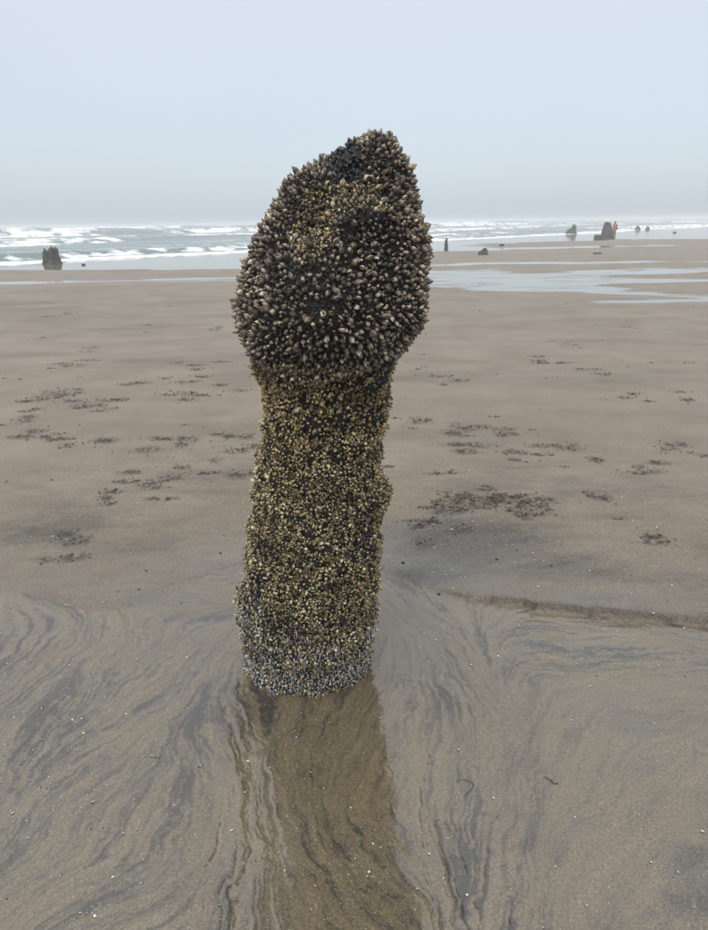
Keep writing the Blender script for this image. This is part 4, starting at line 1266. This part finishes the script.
far_stump("tree_stump", -13.5, 32.6, [(-0.46, 0.26), (-0.43, 0.42), (-0.36, 0.54), (-0.25, 0.55), (-0.235, 0.62), (-0.215, 0.58), (-0.15, 0.66), (-0.08, 0.64), (-0.01, 0.40), (0.06, 0.44), (0.12, 0.70), (0.15, 0.80), (0.19, 0.66), (0.28, 0.60), (0.34, 0.42), (0.40, 0.18)], 0.36, 11, "squat jagged stump with two ragged peaks at the edge of the surf on the left", group="old tree stumps on the beach")
far_stump("tree_stump", 5.46, 41.7, [(-0.10, 0.50), (-0.03, 0.60), (0.03, 0.68), (0.07, 0.66), (0.10, 0.50)], 0.09, 12, "thin upright post-like stump standing in shallow water just right of the big stump", group="old tree stumps on the beach", flare=1.5, rough=0.03)
far_stump("tree_stump", 6.5, 35.6, [(-0.29, 0.12), (-0.26, 0.20), (-0.15, 0.17), (-0.02, 0.26), (0.08, 0.33), (0.16, 0.28), (0.22, 0.14), (0.28, 0.05)], 0.2, 13, "low dark wedge-shaped stump lying on dry sand", group="old tree stumps on the beach")
far_stump("tree_stump", 9.75, 47.0, [(-0.20, 0.04), (-0.08, 0.10), (0.04, 0.15), (0.16, 0.09), (0.22, 0.03)], 0.15, 14, "tiny low stump poking from the mirror-smooth water beyond the wedge-shaped one", group="old tree stumps on the beach")
big = bpy.data.objects.new("tree_stump", None); col.objects.link(big)
BX, BY = 21.0, 60.0
big.location = (BX, BY, ground_z(BX, BY))
tag(big, "tall rounded dark stump with a low root spur, a person in red behind it", "stump", "old tree stumps on the beach")
t_ = far_stump("trunk", 0, 0, [(-0.52, 0.35), (-0.48, 0.72), (-0.40, 1.00), (-0.28, 1.24), (-0.10, 1.34), (0.08, 1.30), (0.22, 1.08), (0.34, 0.84), (0.46, 0.62), (0.60, 0.42), (0.72, 0.25)], 0.5, 15, None, rough=0.035, taper=0.34)
t_.parent = big; t_.location = (0.05, 0, 0)
r_ = far_stump("root_spur", 0, 0, [(-0.40, 0.10), (-0.38, 0.33), (-0.30, 0.36), (0.30, 0.34), (0.40, 0.30)], 0.12, 16, None, flare=1.0, taper=0.1)
r_.parent = big; r_.location = (-0.60, -0.05, 0)
far_stump("tree_stump", 25.5, 84.3, [(-0.72, 0.12), (-0.55, 0.28), (-0.40, 0.52), (-0.15, 0.60), (0.02, 0.72), (0.18, 1.00), (0.30, 1.08), (0.40, 0.85), (0.50, 0.62), (0.66, 0.18)], 0.5, 17, "hazy grey stump rising to a point on its right side, out in the shallows", group="old tree stumps on the beach")
for k, (x_, y_, w_, h_, lb) in enumerate(((42.6, 108.5, 0.55, 0.62, "left stump of the left faint pair far out in the surf"), (44.0, 108.3, 0.45, 0.48, "right, shorter stump of the left faint pair far out in the surf"),
                                        (54.6, 110.0, 0.50, 0.55, "left stump of the right faint pair far out in the surf"), (56.0, 109.4, 0.45, 0.52, "right stump of the right faint pair far out in the surf"))):
    far_stump("tree_stump", x_, y_, [(-w_, 0.10), (-w_ * 0.5, h_ * 0.7), (0, h_), (w_ * 0.4, h_ * 0.75), (w_, 0.10)], w_ * 0.6, 20 + k, lb, taper=0.55, group="old tree stumps on the beach")
far_stump("tree_stump", 36.4, 82.0, [(-0.25, 0.03), (-0.05, 0.13), (0.08, 0.16), (0.25, 0.03)], 0.15, 27, "faint low speck of a stump furthest right in the shallows", group="old tree stumps on the beach")
far_stump("driftwood", 11.57, 34.0, [(-0.22, 0.02), (-0.15, 0.07), (0.05, 0.06), (0.20, 0.08), (0.26, 0.02)], 0.06, 28, "short dark piece of driftwood on the sand below the person's stump", cat="driftwood", group="driftwood scraps")
far_stump("driftwood", -11.5, 31.0, [(-0.12, 0.02), (-0.03, 0.07), (0.10, 0.02)], 0.06, 29, "small dark scrap of driftwood in the shallow water right of the jagged stump", cat="driftwood", group="driftwood scraps")

# ------------------------------------------------------------------ the person in red
MAT_SKIN = flat_mat("skin", (0.30, 0.19, 0.14), 0.55, 30, 0.1)
MAT_RED = flat_mat("red_jacket", (0.62, 0.10, 0.06), 0.6, 14, 0.15)
MAT_SLEEVE = flat_mat("dark_sleeve", (0.10, 0.03, 0.035), 0.7, 14, 0.2)
MAT_TROUS = flat_mat("tan_trousers", (0.26, 0.20, 0.15), 0.8, 14, 0.2)
MAT_HAIR = flat_mat("dark_hair", (0.03, 0.022, 0.018), 0.6, 40, 0.3)


def skin_mesh(name, joints, bones, mat, parent, root=0, sub=2):
    me = bpy.data.meshes.new(name)
    me.from_pydata([j[:3] for j in joints], bones, [])
    o = bpy.data.objects.new(name, me); col.objects.link(o); o.parent = parent
    md = o.modifiers.new("skin", 'SKIN')
    for i, j in enumerate(joints):
        r = j[3]; r = (r, r) if not isinstance(r, tuple) else r
        me.skin_vertices[0].data[i].radius = r
        me.skin_vertices[0].data[i].use_root = (i == root)
    md.use_smooth_shade = True
    s = o.modifiers.new("sub", 'SUBSURF'); s.levels = s.render_levels = sub
    me.materials.append(mat)
    return o


k_ = 0.80        # a slight person
def J_(x, y, z, r): return (x * k_, y * k_, z * k_, (r[0] * k_, r[1] * k_) if isinstance(r, tuple) else r * k_)
person = bpy.data.objects.new("person", None); col.objects.link(person)
PXX, PYY = 22.0, 60.9
person.location = (PXX, PYY, ground_z(PXX, PYY) - 0.02); person.rotation_euler = (0, 0, R(20))
tag(person, "person in a bright orange-red jacket standing close behind a tall dark stump", "person")
joints = [J_(0, 0, 0.95, (0.13, 0.10)), J_(0, 0, 1.15, (0.13, 0.10)), J_(0, 0, 1.36, (0.15, 0.10)), J_(0, 0.01, 1.47, 0.065), J_(0, -0.01, 1.58, (0.11, 0.12)), J_(0, -0.01, 1.68, (0.10, 0.11)),
          J_(-0.10, 0, 0.86, 0.085), J_(-0.11, -0.03, 0.48, 0.058), J_(-0.12, 0.02, 0.09, 0.042), J_(-0.12, -0.13, 0.03, 0.035),
          J_(0.10, 0, 0.86, 0.085), J_(0.11, 0.0, 0.48, 0.058), J_(0.12, 0.05, 0.09, 0.042), J_(0.12, -0.10, 0.03, 0.035),
          J_(-0.20, 0, 1.40, 0.055), J_(-0.25, -0.04, 1.12, 0.042), J_(-0.20, -0.22, 1.02, 0.030), J_(-0.18, -0.30, 1.02, 0.026),
          J_(0.20, 0, 1.40, 0.055), J_(0.25, 0.02, 1.12, 0.042), J_(0.25, -0.10, 0.90, 0.030), J_(0.25, -0.14, 0.82, 0.026)]
bones = [(0, 1), (1, 2), (2, 3), (3, 4), (4, 5), (0, 6), (6, 7), (7, 8), (8, 9), (0, 10), (10, 11), (11, 12), (12, 13), (2, 14), (14, 15), (15, 16), (16, 17), (2, 18), (18, 19), (19, 20), (20, 21)]
skin_mesh("body", joints, bones, MAT_SKIN, person)
skin_mesh("jacket", [J_(0, 0, 0.88, (0.18, 0.14)), J_(0, 0, 1.15, (0.165, 0.13)), J_(0, 0, 1.36, (0.175, 0.13)), J_(0, 0, 1.46, 0.08)], [(0, 1), (1, 2), (2, 3)], MAT_RED, person)
for s_ in (-1, 1):
    js = [(-0.15, 0, 1.41, 0.08), (-0.21, 0, 1.39, 0.075), (-0.26, -0.04, 1.12, 0.06), (-0.21, -0.20, 1.03, 0.045)] if s_ < 0 else [(0.15, 0, 1.41, 0.08), (0.21, 0, 1.39, 0.075), (0.26, 0.02, 1.12, 0.06), (0.255, -0.09, 0.92, 0.045)]
    skin_mesh("sleeve", [J_(*j) for j in js], [(0, 1), (1, 2), (2, 3)], MAT_SLEEVE if s_ > 0 else MAT_RED, person)
    skin_mesh("trouser_leg", [J_(s_ * 0.08, 0, 0.92, 0.12), J_(s_ * 0.11, -0.015, 0.50, 0.085), J_(s_ * 0.12, 0.035, 0.12, 0.065)], [(0, 1), (1, 2)], MAT_TROUS, person)
skin_mesh("hair", [J_(0, 0.03, 1.57, (0.12, 0.11)), J_(0, 0.01, 1.67, (0.125, 0.12)), J_(0, 0, 1.74, 0.09)], [(0, 1), (1, 2)], MAT_HAIR, person, sub=1)

# ------------------------------------------------------------------ sea fog
hb_ = bmesh.new()
bmesh.ops.create_cube(hb_, size=1.0)
bmesh.ops.scale(hb_, vec=(12600, 12600, 5.0), verts=hb_.verts)
bmesh.ops.translate(hb_, vec=(0, 0, 0.0), verts=hb_.verts)
hm = bpy.data.meshes.new("haze"); hb_.to_mesh(hm); hb_.free()
hmat = bpy.data.materials.new("sea_fog"); hmat.use_nodes = True
hn = hmat.node_tree.nodes; hn.clear()
ho = hn.new('ShaderNodeOutputMaterial'); pv_ = hn.new('ShaderNodeVolumePrincipled')
pv_.inputs['Color'].default_value = (0.95, 0.98, 1.0, 1)
pv_.inputs['Density'].default_value = 0.0031
hmat.node_tree.links.new(pv_.outputs[0], ho.inputs['Volume'])
hz = link("haze", hm, hmat)
tag(hz, kind='stuff', label="pale sea fog over the beach and the surf")
